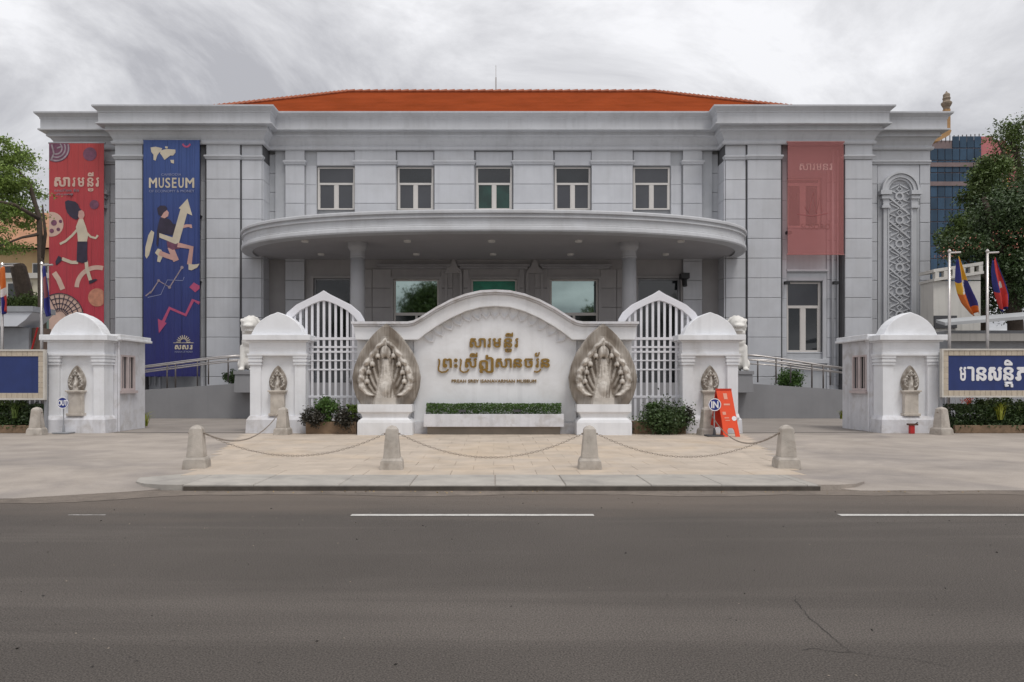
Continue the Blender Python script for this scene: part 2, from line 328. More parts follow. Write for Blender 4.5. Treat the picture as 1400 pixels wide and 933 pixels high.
# text: the glyphs of Blender's own font turned into meshes, fitted to a box
def glyph(text, x0, x1, z0, z1, y0, y1, mat, parent, name='letter', bold=.02):
    c = bpy.data.curves.new('t', 'FONT'); c.body = text; c.size = 1; c.resolution_u = 3
    o = bpy.data.objects.new('t', c); COL.objects.link(o)
    bpy.context.view_layer.update(); dg = bpy.context.evaluated_depsgraph_get()
    cu = o.to_curve(dg); cu = cu.copy()
    # overlapping outlines of one glyph are filled one by one, each with its own counters
    loops = []
    for sp in cu.splines:
        P_ = [p.co.to_2d() for p in (sp.bezier_points if sp.type == 'BEZIER' else sp.points)]
        ar = sum(P_[k].x * P_[(k + 1) % len(P_)].y - P_[(k + 1) % len(P_)].x * P_[k].y for k in range(len(P_)))
        loops.append((ar, P_, sp))
    sg = 1 if max(loops, key=lambda q: abs(q[0]))[0] > 0 else -1
    def inside(p, P_):
        r_ = False
        for k in range(len(P_)):
            a, b_ = P_[k], P_[k - 1]
            if (a.y > p.y) != (b_.y > p.y) and p.x < (b_.x - a.x) * (p.y - a.y) / (b_.y - a.y) + a.x: r_ = not r_
        return r_
    vs, fs = [], []
    for ar, P_, sp in loops:
        if ar * sg <= 0: continue
        grp = [sp] + [s2 for a2, P2, s2 in loops if a2 * sg < 0 and inside(P2[0], P_)]
        c2 = bpy.data.curves.new('t2', 'CURVE'); c2.dimensions = '2D'; c2.fill_mode = 'FRONT'; c2.resolution_u = 3
        for g_ in grp:
            ns = c2.splines.new('BEZIER'); bp = g_.bezier_points; ns.bezier_points.add(len(bp) - 1); ns.use_cyclic_u = True
            for q_, p_ in zip(ns.bezier_points, bp):
                q_.co = p_.co; q_.handle_left_type = q_.handle_right_type = 'FREE'; q_.handle_left = p_.handle_left; q_.handle_right = p_.handle_right
        o2 = bpy.data.objects.new('t2', c2); COL.objects.link(o2); bpy.context.view_layer.update()
        me = bpy.data.meshes.new_from_object(o2.evaluated_get(bpy.context.evaluated_depsgraph_get()))
        k0 = len(vs); vs += [tuple(v.co) for v in me.vertices]; fs += [tuple(k + k0 for k in p.vertices) for p in me.polygons]
        bpy.data.objects.remove(o2); bpy.data.curves.remove(c2); bpy.data.meshes.remove(me)
    bpy.data.curves.remove(cu); bpy.data.objects.remove(o); bpy.data.curves.remove(c); vs = np.array(vs)
    lo, hi = vs.min(0), vs.max(0)
    n = len(vs); par = list(range(n))
    def find(a):
        while par[a] != a: par[a] = par[par[a]]; a = par[a]
        return a
    for f in fs:
        for a in f[1:]: par[find(a)] = find(f[0])
    isl = {}; dep = [isl.setdefault(find(k), len(isl)) for k in range(n)]
    ed, dr = {}, {}
    for f in fs:
        for i in range(len(f)):
            a_, b_ = f[i], f[(i + 1) % len(f)]; k = frozenset((a_, b_)); ed[k] = ed.get(k, 0) + 1; dr[k] = (a_, b_)
    b = MB(); bx_w = bold * .9; W_, H_ = x1 - x0, z1 - z0
    dxs = bx_w * min(W_, H_) * 1.3
    sx = (W_ - 2 * dxs) / (hi[0] - lo[0]); sz = (H_ - 2 * dxs) / (hi[1] - lo[1])
    offs = [(0, 0)] if bold < .012 else [(0, 0), (-1, 0), (1, 0), (0, 1), (0, -1), (-.7, .7), (.7, -.7)]
    for q, (ox, oz) in enumerate(offs):
        fr = [((p[0] - lo[0]) * sx + x0 + dxs * (1 + ox), y0 - .0004 * q - .0009 * dep[k], (p[1] - lo[1]) * sz + z0 + dxs * (1 + oz)) for k, p in enumerate(vs)]
        if abs(y1 - y0) < 1e-5: b.add(fr, fs)
        else:
            side = [(dr[k][0], n + dr[k][0], n + dr[k][1], dr[k][1]) for k, c_ in ed.items() if c_ == 1]
            b.add(fr + [(p[0], y1, p[2]) for p in fr], fs + side)
    o = b.build(name, mat, parent)
    if name == 'caption': o['kind'] = 'stuff'
    return o
def pg(text, px0, px1, py0, py1, Y, th, mat, parent, name='letter', bold=.02):
    return glyph(text, X(px0, Y), X(px1, Y), Z(py1, Y), Z(py0, Y), Y - th, Y, mat, parent, name, bold)

def remesh(name, balls, voxel, mat, parent, smooth_it=4):
    """balls: (x,y,z,rx,ry,rz) ellipsoids or (p,q,r0,r1) limbs, fused into one surface"""
    bmv = MB()
    for b in balls:
        if len(b) == 6:
            x, y, z, rx, ry, rz = b; n, m = 14, 9; k0 = len(bmv.v)
            for i in range(m + 1):
                th = math.pi * i / m
                for j in range(n):
                    ph = 2 * math.pi * j / n; bmv.v.append((x + rx * math.sin(th) * math.cos(ph), y + ry * math.sin(th) * math.sin(ph), z + rz * math.cos(th)))
            for i in range(m):
                for j in range(n): q = (j + 1) % n; bmv.f.append((k0 + i * n + j, k0 + (i + 1) * n + j, k0 + (i + 1) * n + q, k0 + i * n + q)); bmv.mi.append(0)
        else:
            p, q, r0, r1 = b; P_, Q_ = Vector(p), Vector(q); pts = [P_.lerp(Q_, i / 5) for i in range(6)]
            bmv.tube(pts, [r0 + (r1 - r0) * i / 5 for i in range(6)], 12)
    o = bmv.build(name, mat, parent)
    md = o.modifiers.new('r', 'REMESH'); md.mode = 'VOXEL'; md.voxel_size = voxel
    if smooth_it:
        sm = o.modifiers.new('s', 'SMOOTH'); sm.iterations = smooth_it; sm.factor = .5
    bpy.context.view_layer.update()
    me = bpy.data.meshes.new_from_object(o.evaluated_get(bpy.context.evaluated_depsgraph_get()))
    o.modifiers.clear(); old = o.data; o.data = me; bpy.data.meshes.remove(old)
    me.polygons.foreach_set('use_smooth', [True] * len(me.polygons))
    return o

def leaf_mesh(name, mat, parent, pts, size, flat=0., aspect=.5):
    """a rhombic leaf at every point, turned at random"""
    pts = np.asarray(pts); n = len(pts)
    d = RNG.normal(size=(n, 3)); d[:, 2] *= (1 - flat); d /= np.linalg.norm(d, axis=1)[:, None]
    e_ = RNG.normal(size=(n, 3)); e_ -= (e_ * d).sum(1)[:, None] * d; e_ /= np.linalg.norm(e_, axis=1)[:, None]
    s_ = size * RNG.uniform(.6, 1.3, n)[:, None]
    v = np.stack([pts - d * s_, pts + e_ * s_ * aspect, pts + d * s_, pts - e_ * s_ * aspect], 1).reshape(-1, 3)
    q = parent
    off = np.zeros(3)
    if q is not None:
        while q not in W: q = q.parent
        off = np.array(W[q])
    else: off = np.array([pts[:, 0].mean(), pts[:, 1].mean(), pts[:, 2].min()])
    me = bpy.data.meshes.new(name); me.vertices.add(4 * n); me.vertices.foreach_set('co', (v - off).ravel())
    me.loops.add(4 * n); me.loops.foreach_set('vertex_index', np.arange(4 * n)); me.polygons.add(n)
    me.polygons.foreach_set('loop_start', np.arange(n) * 4); me.polygons.foreach_set('loop_total', np.full(n, 4)); me.update(calc_edges=True)
    o = link_mesh(name, me, parent, mat)
    if parent is None: o.location = off; W[o] = Vector(off)
    return o
def clusters(c, r, nclu, per, clr, shell=.5, flatz=1.):
    """leaf points gathered into clumps inside an ellipsoid"""
    out = []
    for _ in range(nclu):
        d = RNG.normal(size=3); d /= np.linalg.norm(d); rad = shell + (1 - shell) * RNG.random() ** .6
        cc = np.array(c) + d * rad * np.array(r); k = clr * RNG.uniform(.6, 1.35)
        out.append(cc + RNG.normal(size=(max(4, int(per * (k / clr) ** 2)), 3)) * k * np.array([1, 1, flatz]) * .5)
    return np.concatenate(out)

SW = .08
def gz(x, y):
    """height of the forecourt"""
    edge = 10.05 if x < -6.6 else (10.05 + (x + 6.6) / 1.6 * .8 if x < -5 else (10.85 if x < 5.2 else 10.8))
    if y > edge + 1.7: return SW
    return SW - .06 * (1 - max(0, y - edge) / 1.7) ** 1.5 if abs(x) > 4.9 else SW - .02
# ================================================================== SETTING
b = MB(); b.add([(-600, -400, -.03), (600, -400, -.03), (600, 1200, -.03), (-600, 1200, -.03)], [(0, 1, 2, 3)]); struct(b.build('ground', grnd))
b = MB(); nx, ny = 60, 20
xs = np.linspace(-70, 70, nx + 1); ys = np.linspace(-9, 11.1, ny + 1)
b.add([(x, y, 0) for y in ys for x in xs], [(j * (nx + 1) + i, j * (nx + 1) + i + 1, (j + 1) * (nx + 1) + i + 1, (j + 1) * (nx + 1) + i) for j in range(ny) for i in range(nx)])
for nd in asph.node_tree.nodes:
    if nd.type == 'MAPPING': nd.inputs['Scale'].default_value = (.10, 1.6, 1)
t = asph.node_tree; n_ = t.nodes.new; bs = t.nodes['Principled BSDF']; old = bs.inputs['Base Color'].links[0].from_socket   # dust lying along the kerb
gg = n_('ShaderNodeNewGeometry'); sp_ = n_('ShaderNodeSeparateXYZ'); t.links.new(gg.outputs['Position'], sp_.inputs[0]); nz_ = n_('ShaderNodeTexNoise'); nz_.inputs['Scale'].default_value = .9; nz_.inputs['Detail'].default_value = 8
mpp = n_('ShaderNodeMapping'); mpp.inputs['Scale'].default_value = (.35, 1.6, 1); t.links.new(gg.outputs['Position'], mpp.inputs[0]); t.links.new(mpp.outputs[0], nz_.inputs['Vector'])
ma = n_('ShaderNodeMath'); ma.operation = 'MULTIPLY_ADD'; t.links.new(nz_.outputs[0], ma.inputs[0]); ma.inputs[1].default_value = 3.0; t.links.new(sp_.outputs[1], ma.inputs[2])
mr = n_('ShaderNodeMapRange'); mr.inputs[1].default_value = 10.1; mr.inputs[2].default_value = 12.0; mr.inputs[4].default_value = .85; t.links.new(ma.outputs[0], mr.inputs[0])
mc = n_('ShaderNodeMix'); mc.data_type = 'RGBA'; t.links.new(mr.outputs[0], mc.inputs[0]); t.links.new(old, mc.inputs[6]); mc.inputs[7].default_value = (.165, .135, .112, 1); t.links.new(mc.outputs[2], bs.inputs['Base Color'])
struct(b.build('road', asph))
for nm_, cl_, k_, sz_, lb_ in [('grit', (.32, .27, .21), 260, .007, 'pale grit and specks scattered over the asphalt'), ('dark_specks', (.03, .027, .024), 200, .011, 'dark tar specks scattered over the asphalt')]:
    q_ = [(RNG.uniform(-9, 9), RNG.uniform(3.8, 10.4), .006) for _ in range(k_)]
    o = leaf_mesh(nm_, M(nm_, cl_, .9, .3, 30), None, q_, sz_, .97); tag(o, lb_, 'grit', kind='stuff')
# dusty strip along the gutter, ragged on the road side
b = MB(); xs = np.linspace(-30, 30, 240)
lo = [10.42 + .22 * mnoise.noise((x * .5, 0, 0)) + .08 * mnoise.noise((x * 2.3, 5, 0)) - (.75 if x < -6 else (.75 * max(0, (-4.6 - x) / 1.4) if x < -4.6 else 0)) for x in xs]
b.add([(x, l_, .004) for x, l_ in zip(xs, lo)] + [(x, 11.05, .004) for x in xs], [(i, i + 1, 240 + i + 1, 240 + i) for i in range(239)])
struct(b.build('gutter', dustm))
for k, (x0, x1) in enumerate([(-13.5, -10.57), (-5.15, -4.70), (-1.725, 1.21), (4.18, 7.11), (10.1, 13.0), (-19.4, -16.4)]):
    b = MB(); n_ = 16; w_ = .014 if k == 1 else .058
    xs = np.linspace(x0, x1, n_ + 1)
    b.add([(x, 8.85 - w_ + RNG.uniform(-.006, .006), .005) for x in xs] + [(x, 8.85 + w_ + RNG.uniform(-.006, .006), .005) for x in xs], [(i, i + 1, n_ + 2 + i, n_ + 1 + i) for i in range(n_)])
    struct(b.build('lane_marking', linem))
# cracks in the asphalt
def gpt(px, py, z=0): Y = (1.6 - z) * 1000 / (py - 524); return (X(px, Y), Y)
for pth in [[(1097, 834), (1108, 846), (1122, 858), (1138, 872), (1152, 884), (1168, 893), (1190, 897), (1215, 900), (1245, 902), (1270, 906), (1310, 915)], [(1168, 893), (1140, 892), (1112, 888), (1090, 890)], [(1097, 834), (1088, 822), (1090, 812)]]:
    P = []
    for i in range(len(pth) - 1):
        a_, c_ = gpt(*pth[i]), gpt(*pth[i + 1])
        for t_ in (0, .25, .5, .75): P.append((a_[0] + (c_[0] - a_[0]) * t_ + RNG.normal() * .006, a_[1] + (c_[1] - a_[1]) * t_ + RNG.normal() * .006))
    b = MB(); vs = []
    for i, p in enumerate(P):
        q = P[min(len(P) - 1, i + 1)]; p_ = P[max(0, i - 1)]; dx, dy = q[0] - p_[0], q[1] - p_[1]; l = math.hypot(dx, dy) or 1; h = RNG.uniform(.0008, .0028)
        vs += [(p[0] - dy / l * h, p[1] + dx / l * h, .004), (p[0] + dy / l * h, p[1] - dx / l * h, .004)]
    b.add(vs, [(2 * i, 2 * i + 1, 2 * i + 3, 2 * i + 2) for i in range(len(P) - 1)]); struct(b.build('road_crack', crackm))
# forecourt sheet with its lip to the road
b = MB(); xs = np.concatenate([np.linspace(-60, -8, 27), np.linspace(-7.8, 7.8, 79), np.linspace(8, 60, 27)]); nn = len(xs); ts = [0, .03, .08, .16, .3, .5, 1.0]
vs = []
for x in xs:
    edge = 10.05 if x < -6.6 else (10.05 + (x + 6.6) / 1.6 * .8 if x < -5 else (10.9 if x < 5.2 else 10.8 + .04 * mnoise.noise((x * 1.7, 1, 1))))
    edge += .03 * mnoise.noise((x * 1.1, 0, 3))
    z0 = gz(x, edge) - .004; vs.append((x, edge, -.02))
    for t_ in ts[:]:
        y = edge + (22.35 - edge) * t_; z = gz(x, y) - .004
        if abs(x) <= 4.9: z = SW - .008
        vs.append((x, y, z))
m = len(ts) + 1
b.add(vs, [(i * m + j, (i + 1) * m + j, (i + 1) * m + j + 1, i * m + j + 1) for i in range(nn - 1) for j in range(m - 1)])
fore = b.build('driveway', drive); struct(fore)
b = MB(); b.box(-60, 60, 22.42, 60, .0, SW - .004); struct(b.build('courtyard', court))
b = MB(); b.box(-11.6, -7.5, 22.34, 22.43, .0, SW + .004); b.box(7.5, 11.6, 22.34, 22.43, 0, SW + .004); struct(b.build('gate_track', M('dark steel track', (.05, .045, .04), .6)))
b = MB(); b.box(-60, -11.9, 22.3, 22.44, 0, SW - .006); b.box(-7.4, 7.4, 22.3, 22.44, 0, SW - .006); b.box(11.9, 60, 22.3, 22.44, 0, SW - .006); struct(b.build('threshold_strip', court))
# paving slabs
pave = thing('pavement', None, None, (0, 12, 0)); struct(pave)
y = 12.07; row = 0
while y < 21.6:
    hw = 5.15 + (y - 12) * .245; n_ = int(round(2 * hw / .72)); step = 2 * hw / n_ if False else .72
    x = -math.ceil(hw / step) * step - (step / 2 if row % 2 else 0)
    while x < hw - .1:
        dz = RNG.uniform(-.002, .003)
        if x + step > -hw + .1: piece('paving_slab', max(x, -hw) + .0018, min(x + step, hw) - .0018, y + .0018, y + .70 - .0018, SW - .04 + dz, SW + .004 + dz, tilem, pave, 'z', .003)
        x += step
    y += .70; row += 1
# kerb stones
kerb = thing('kerb', None, None, (0, 11, 0)); struct(kerb)
x = -4.62
while x < 4.7:
    l_ = [1.22, 1.05, 1.34, 1.12, 1.27, 1.18, 1.4][int((x + 5) * 3) % 7]; x1 = min(x + l_, 4.86)
    piece('kerb_stone', x + .005, x1 - .005, 10.86 + RNG.uniform(-.008, .008), 12.06, -.03, SW + .012 + RNG.uniform(-.003, .003), kerbm, kerb, 'z', .012); x = x1
darkk = M('grimy kerb face', (.085, .072, .06), .95, .3, 5)
b = MB(); b.box(-4.6, 4.84, 10.835, 10.85, -.01, SW - .012); b.build('kerb_face', darkk, kerb)
for s_ in (-1, 1):
    P_ = [[(4.62, 10.86), (4.62, 12.06)], [(4.95, 10.90), (4.80, 12.10)], [(5.28, 11.06), (4.98, 12.2)], [(5.55, 11.35), (5.10, 12.4)], [(5.72, 11.8), (5.18, 12.65)], [(5.8, 12.35), (5.2, 12.95)]]
    dxk = 0 if s_ < 0 else .20
    b = MB(); vs = []
    for i, (a_, c_) in enumerate(P_):
        zt = SW + .012 - .006 * i
        for q_ in (a_, c_): vs += [(s_ * (q_[0] + dxk), q_[1], zt)]
        vs += [(s_ * (a_[0] + dxk), a_[1] - .01, -.03)]
    b.add(vs, [(3 * i, 3 * i + 1, 3 * i + 4, 3 * i + 3) for i in range(5)] + [(3 * i, 3 * i + 3, 3 * i + 5, 3 * i + 2) for i in range(5)])
    b.build('kerb_end', kerbm if s_ < 0 else drive, kerb)
# leaves and grit in the gutter
pts = [(RNG.uniform(-6, 7.5), 10.78 + abs(RNG.normal()) * -.09, .012) for _ in range(70)]
o = leaf_mesh('fallen_leaves', M('dry leaves', (.33, .24, .12), .9, .3, 30), None, pts, .018, .8); tag(o, 'dry leaves and grit lying in the gutter by the kerb', 'leaves', kind='stuff')

# raised terrace and its ramp walls
b = MB(); b.box(-10.4, 10.4, 31.5, 36.0, 0, 1.62)
for s in (-1, 1):
    x0, x1 = s * 10.4, s * 20.9
    vs = [(x0, 31.5, 0), (x1, 31.5, 0), (x1, 31.5, 1.0), (s * 15.4, 31.5, 1.29), (x0, 31.5, 1.62)]
    bk = [(p[0], 36.0, p[2]) for p in vs]
    b.add(vs + bk, [(0, 1, 2, 3, 4), (9, 8, 7, 6, 5)] + [(i, 5 + i, 5 + (i + 1) % 5, (i + 1) % 5) for i in range(5)])
struct(b.build('terrace_ramp', rampm))

# ================================================================== MUSEUM BUILDING
BY, CY, WY = 35.0, 35.85, 35.85       # bay front, centre front, wing front
bld = thing('museum_building', 'two-storey pale grey stone museum with orange hipped roof and curved entrance canopy', 'museum', (0, 36, 0))
b = MB(); b.box(-21.3, 21.3, 36.25, 54, 0, 14.4); b.build('wall', recess, bld)
for s in (-1, 1):
    for a0, a1, y0, z0 in [(11.1, 12.0, 35.2, 1.0), (12.0, 13.85, 35.1, 1.0), (16.75, 18.1, 35.1, 1.0), (18.1, 21.35, 35.95, .8)]:
        b = MB(); b.box(s * a0, s * a1, y0, 36.3, z0, 13.1); b.build('wall_core', joint, bld)
ZC = 12.30; DZ = .945
def courses(x0, x1, yf, th=.07, ztop=ZC, zbot=1.1, mat=clad, first=None):
    x0, x1 = min(x0, x1), max(x0, x1); z = ztop
    while z > zbot + .2:
        zz = max(z - DZ, zbot); piece('wall_panel', x0, x1, yf, yf + th, zz + .009, z - .009, mat, bld, 'y', .014); z = zz
def cap(x0, x1, yf, ztop=13.02):
    x0, x1 = min(x0, x1), max(x0, x1)
    b = MB(); b.box(x0, x1, yf + .005, yf + .12, 12.52, ztop)
    b.sweep([(x0, yf + .2), (x0, yf), (x1, yf), (x1, yf + .2)], [(0, 12.30), (.05, 12.33), (.05, 12.37), (.10, 12.43), (.10, 12.49), (.02, 12.53), (0, 12.53)])
    b.build('pilaster_cap', cladm, bld)
for s in (-1, 1):
    for (a0, a1, yf) in [(11.13, 12.08, BY + .08), (12.16, 13.75, BY), (16.82, 18.12, BY)]:
        courses(s * a0, s * a1, yf); cap(s * a0, s * a1, yf)
    # narrow return strip inside the bay
    courses(s * 13.78, s * 14.15, BY + .35, mat=clad); b = MB(); b.box(s * 13.76, s * 14.17, BY + .36, 36.3, 1, 13.1); b.build('return_wall', recess, bld)
    # side faces of the bay towards the centre
    z = ZC
    while z > 1.3:
        zz = max(z - DZ, 1.1)
        b = MB(); b.box(s * 11.06, s * 11.11, BY + .11, 36.2, zz + .009, z - .009); b.build('side_panel', clad, bld); z = zz
    # wing: two stacks of panels on each side of the carved panel
    courses(s * 18.14, s * 18.80, WY); courses(s * 20.9, s * 21.4, WY); courses(s * 18.82, s * 20.88, WY + .02, ztop=12.30, zbot=11.36)
    b = MB(); b.box(s * 18.27, s * 21.4, WY + .01, WY + .12, 12.5, 13.03); b.sweep([(s * 18.3, WY)[0:2], (s * 21.4, WY)] if s > 0 else [(-21.4, WY), (-18.3, WY)], [(0, 12.30), (.05, 12.33), (.05, 12.37), (.10, 12.43), (.10, 12.49), (.02, 12.53)]); b.build('wing_frieze', cladm, bld)
    b = MB(); b.box(s * 21.36, s * 21.41, WY + .08, 54, .5, 13.1); b.build('end_wall', clad, bld)
    # --- carved lattice panel under its arch
    cx = s * 19.86; z0, zs = 1.2, 11.35; hw = .56
    b = MB(); b.box(cx - 1.02, cx + 1.02, WY + .02, WY + .1, z0, 11.36); b.build('carving_ground', recess, bld)
    b = MB()
    for q in (-1, 1): b.box(cx + q * .56, cx + q * .80, WY - .09, WY + .05, z0, 10.15); b.box(cx + q * .54, cx + q * .60, WY - .13, WY + .05, z0, 10.2)
    for q in (-1, 1):
        for (za, zb, e_) in [(10.15, 10.27, .05), (10.27, 10.60, .0), (10.60, 10.74, .06), (10.80, 11.0, .12), (10.74, 10.80, .02)]: b.box(cx + q * (.54 - e_ * .5), cx + q * (.84 + e_ * 1.4), WY - .14 - e_, WY + .04, za, zb)
    for (r0, r1, yy) in [(.54, .62, .10), (.64, .80, .16), (.82, .92, .22)]:
        A = [(cx + r0 * math.cos(math.pi * i / 24), 11.0 + r0 * math.sin(math.pi * i / 24)) for i in range(25)]; B = [(cx + r1 * math.cos(math.pi * i / 24), 11.0 + r1 * math.sin(math.pi * i / 24)) for i in range(25)]
        b.band(A, B, WY - yy, WY + .05)
    b.build('arch_frame', cladm, bld)
    b = MB(); zc = 10.75; md = 1.16
    k = 0
    while zc > 2.2:
        yv = WY - .05 - .01 * (k % 2)
        # ring, cross and leaf shapes of one module
        A = [(cx + .13 * math.cos(2 * math.pi * i / 16), zc + .13 * math.sin(2 * math.pi * i / 16)) for i in range(17)]; B = [(cx + .21 * math.cos(2 * math.pi * i / 16), zc + .21 * math.sin(2 * math.pi * i / 16)) for i in range(17)]
        b.band(A, B, yv - .02, WY + .03)
        for q in (-1, 1):
            for r_ in (-1, 1):
                b.ribbon([(cx + q * .16, zc + r_ * .16), (cx + q * .50, zc + r_ * .30), (cx + q * .36, zc + r_ * .40), (cx + q * .02, zc + r_ * .57)], .05, yv, WY + .03)
                b.ribbon([(cx + q * .52, zc + r_ * .02), (cx + q * .36, zc + r_ * .16)], .05, yv - .006, WY + .03)
                b.ribbon([(cx, zc + r_ * .22), (cx + q * .14, zc + r_ * .34), (cx, zc + r_ * .48)], .045, yv - .012, WY + .03)
        b.ribbon([(cx - s * .5, zc + .22 - md / 2 + .30), (cx + s * .5, zc - .22 - md / 2 - .10)], .07, yv - .02, WY + .03)
        b.ribbon([(cx - .53, zc - .58), (cx - .40, zc - .58)], .05, yv, WY + .03); b.ribbon([(cx + .40, zc - .58), (cx + .53, zc - .58)], .05, yv, WY + .03)
        zc -= md; k += 1
    b.build('lattice_carving', cladm, bld)

# windows -----------------------------------------------------------
def window(x0, x1, z0, z1, y, transom, gl=(glass, glass, glass), sill=True, fw=.09, parent=bld):
    b = MB(); yb = y + .10
    def bx(a0, a1, c0, c1, o=0): b.box(a0, a1, y + o, yb, c0, c1)
    bx(x0, x0 + fw, z0, z1); bx(x1 - fw, x1, z0, z1); bx(x0 + fw, x1 - fw, z1 - fw * .6, z1, .004); bx(x0 + fw, x1 - fw, z0, z0 + fw * .7, .004)
    xm = (x0 + x1) / 2
    bx(x0 + fw, x1 - fw, transom - fw * .55, transom + fw * .55, .004); bx(xm - fw * .9, xm + fw * .9, z0 + fw * .7, transom - fw * .55, .008)
    # casement stiles
    for a0, a1 in ((x0 + fw, xm - fw * .9), (xm + fw * .9, x1 - fw)):
        bx(a0, a0 + .035, z0 + fw * .7, transom - fw * .55, .02); bx(a1 - .035, a1, z0 + fw * .7, transom - fw * .55, .02)
    fr = b.build('window', winwhite, parent)
    for (a0, a1, c0, c1), g in zip([(x0 + fw, x1 - fw, transom + fw * .55, z1 - fw * .6), (x0 + fw + .035, xm - fw * .9 - .035, z0 + fw * .7, transom - fw * .55), (xm + fw * .9 + .035, x1 - fw - .035, z0 + fw * .7, transom - fw * .55)], gl):
        q = MB(); q.box(a0, a1, y + .05, y + .06, c0, c1); q.build('pane', g, fr)
    if sill: q = MB(); q.box(x0 - .04, x1 + .04, y - .10, y + .10, z0 - .09, z0 - .004); q.build('sill', cladm, fr)
    return fr
k35 = .03585
# centre upper storey: piers and wall pieces with window holes
for (a0, a1) in [(27, 81), (134, 190)]:
    for s in (-1, 1):
        courses(s * a0 * k35, s * a1 * k35, CY, ztop=12.30, zbot=8.3); cap(s * a0 * k35, s * a1 * k35, CY)
for s in (-1, 1):
    courses(s * 259 * k35, s * 285 * k35, CY, ztop=12.30, zbot=1.6); cap(s * 259 * k35, s * 285 * k35, CY)
    courses(s * 286 * k35, s * 11.07, CY + .25, th=.07, ztop=12.9, zbot=1.6, mat=recess)
    courses(s * 243.6 * k35, s * 258 * k35, CY + .14, ztop=12.30, zbot=8.3); 
b = MB()
ops = [(-243, -190), (-133, -82), (-25, 26), (83, 134), (191, 243)]
edges = [-300] + [e_ for o_ in ops for e_ in o_] + [300]
for i in range(0, len(edges), 2): b.box(edges[i] * k35, edges[i + 1] * k35, CY + .16, 36.3, 8.3, 13.1)
for (a0, a1) in ops: b.box(a0 * k35, a1 * k35, CY + .16, 36.3, Z(226, CY), 13.1)
b.build('upper_wall', recess, bld)
for k, (a0, a1) in enumerate(ops):
    piece('wall_panel', a0 * k35 + .02, a1 * k35 - .02, CY + .09, CY + .16, Z(226, CY) + .02, 12.98, clad, bld)
    gl = [(glassc,) * 3, (glass, glassc, glassc), (glass, glassk, glassk), (glass, glassc, glassc), (glassc,) * 3][k]
    window(a0 * k35 + .03, a1 * k35 - .03, Z(288, CY + .2) + .05, Z(229, CY + .2), CY + .22, Z(251.5, CY + .2), gl, False)
# bay windows
for s in (-1, 1):
    b = MB(); x0, x1 = sorted((s * 14.15, s * 16.8))
    wa, wb = sorted((s * 14.22, s * 15.98))   # window opening range
    b.box(x0, wa, 35.62, 36.3, 1, 13.1); b.box(wb, x1, 35.62, 36.3, 1, 13.1); b.box(wa, wb, 35.62, 36.3, 11.6, 13.1); b.box(wa, wb, 35.62, 36.3, 6.55, 9.15); b.box(wa, wb, 35.62, 36.3, 1, 3.05)
    b.build('bay_wall', recess, bld)
    window(wa + .02, wb - .02, 9.2, 11.58, 35.72, 11.35 - .05, (glass, glass, glass), fw=.12)
    window(wa + .02, wb - .02, 3.12, 6.52, 35.72, 5.32, (glassc, glass, glass), fw=.12)
    b = MB()
    for (z0, z1) in [(2.75, 6.95)]:
        b.box(wa - .16, wa, 35.5, 35.7, z0, z1); b.box(wb, wb + .18, 35.5, 35.7, z0, z1); b.box(wa, wb, 35.5, 35.7, z1 - .38, z1 - .002)
        b.box(wa - .2, wb + .25, 35.40, 35.7, z0 - .2, z0 + .02); b.box(wa - .2, wb + .22, 35.36, 35.7, 7.0, 7.1); b.box(wa - .16, wb + .16, 35.44, 35.7, 6.955, 7.0)
    b.build('window_surround', cladm, bld, bevel=.01)
    # panels in the recess beside the window
    z = 12.3
    c0, c1 = (wb + .22, x1 - .02) if s > 0 else (x0 + .02, wa - .22)
    while z > 1.4: piece('wall_panel', c0, c1, 35.55, 35.62, z - DZ + .009, z - .009, clad, bld); z -= DZ
    b = MB(); xp = s * 16.42; b.tube([(xp, 35.45, 1.5), (xp, 35.45, 12.9)], .05, 8); b.tube([(s * 16.68, 35.45, 1.5), (s * 16.68, 35.45, 12.9)], .045, 8); b.build('downpipe', cladm, bld, True)
    # wall lamps on brackets
    for xl, zl in [(s * 14.12, 6.45), (s * 16.45, 6.45), (s * 14.2, 8.85), (s * 14.1, 9.6)]:
        if zl > 7 and s > 0 and zl > 9: continue
        b = MB(); b.tube([(xl, 35.6, zl), (xl, 35.2, zl + .05), (xl - s * .12, 35.05, zl - .02)], .03, 6); b.box(xl - .19, xl + .05, 34.95, 35.15, zl - .12, zl + .02); b.build('floodlight', ironm, bld)

# entablature swept round the plan
path = [(-21.4, 54), (-21.4, WY), (-18.15, WY), (-18.15, BY), (-11.05, BY), (-11.05, CY), (11.05, CY), (11.05, BY), (18.15, BY), (18.15, WY), (21.4, WY), (21.4, 54)]
prof = [(0, 13.00), (.10, 13.02), (.12, 13.08), (.12, 13.15), (.05, 13.18), (.05, 13.24), (.08, 13.30), (.13, 13.42), (.22, 13.54), (.34, 13.60), (.34, 13.66), (.30, 13.68), (.30, 13.80), (.60, 13.82), (.60, 13.89), (.51, 13.92), (.51, 14.34), (.54, 14.37), (.54, 14.42), (.60, 14.48), (.68, 14.55), (.72, 14.59), (.72, 14.66), (-.5, 14.70)]
b = MB(); b.sweep(path, prof); b.build('entablature', cladm, bld)
b = MB(); b.box(-21, 21, 36.3, 53.5, 14.3, 14.6); b.box(-18.0, -11.3, 35.4, 36.4, 13.2, 14.72); b.box(11.3, 18.0, 35.4, 36.4, 13.2, 14.72); b.build('parapet_fill', recess, bld)
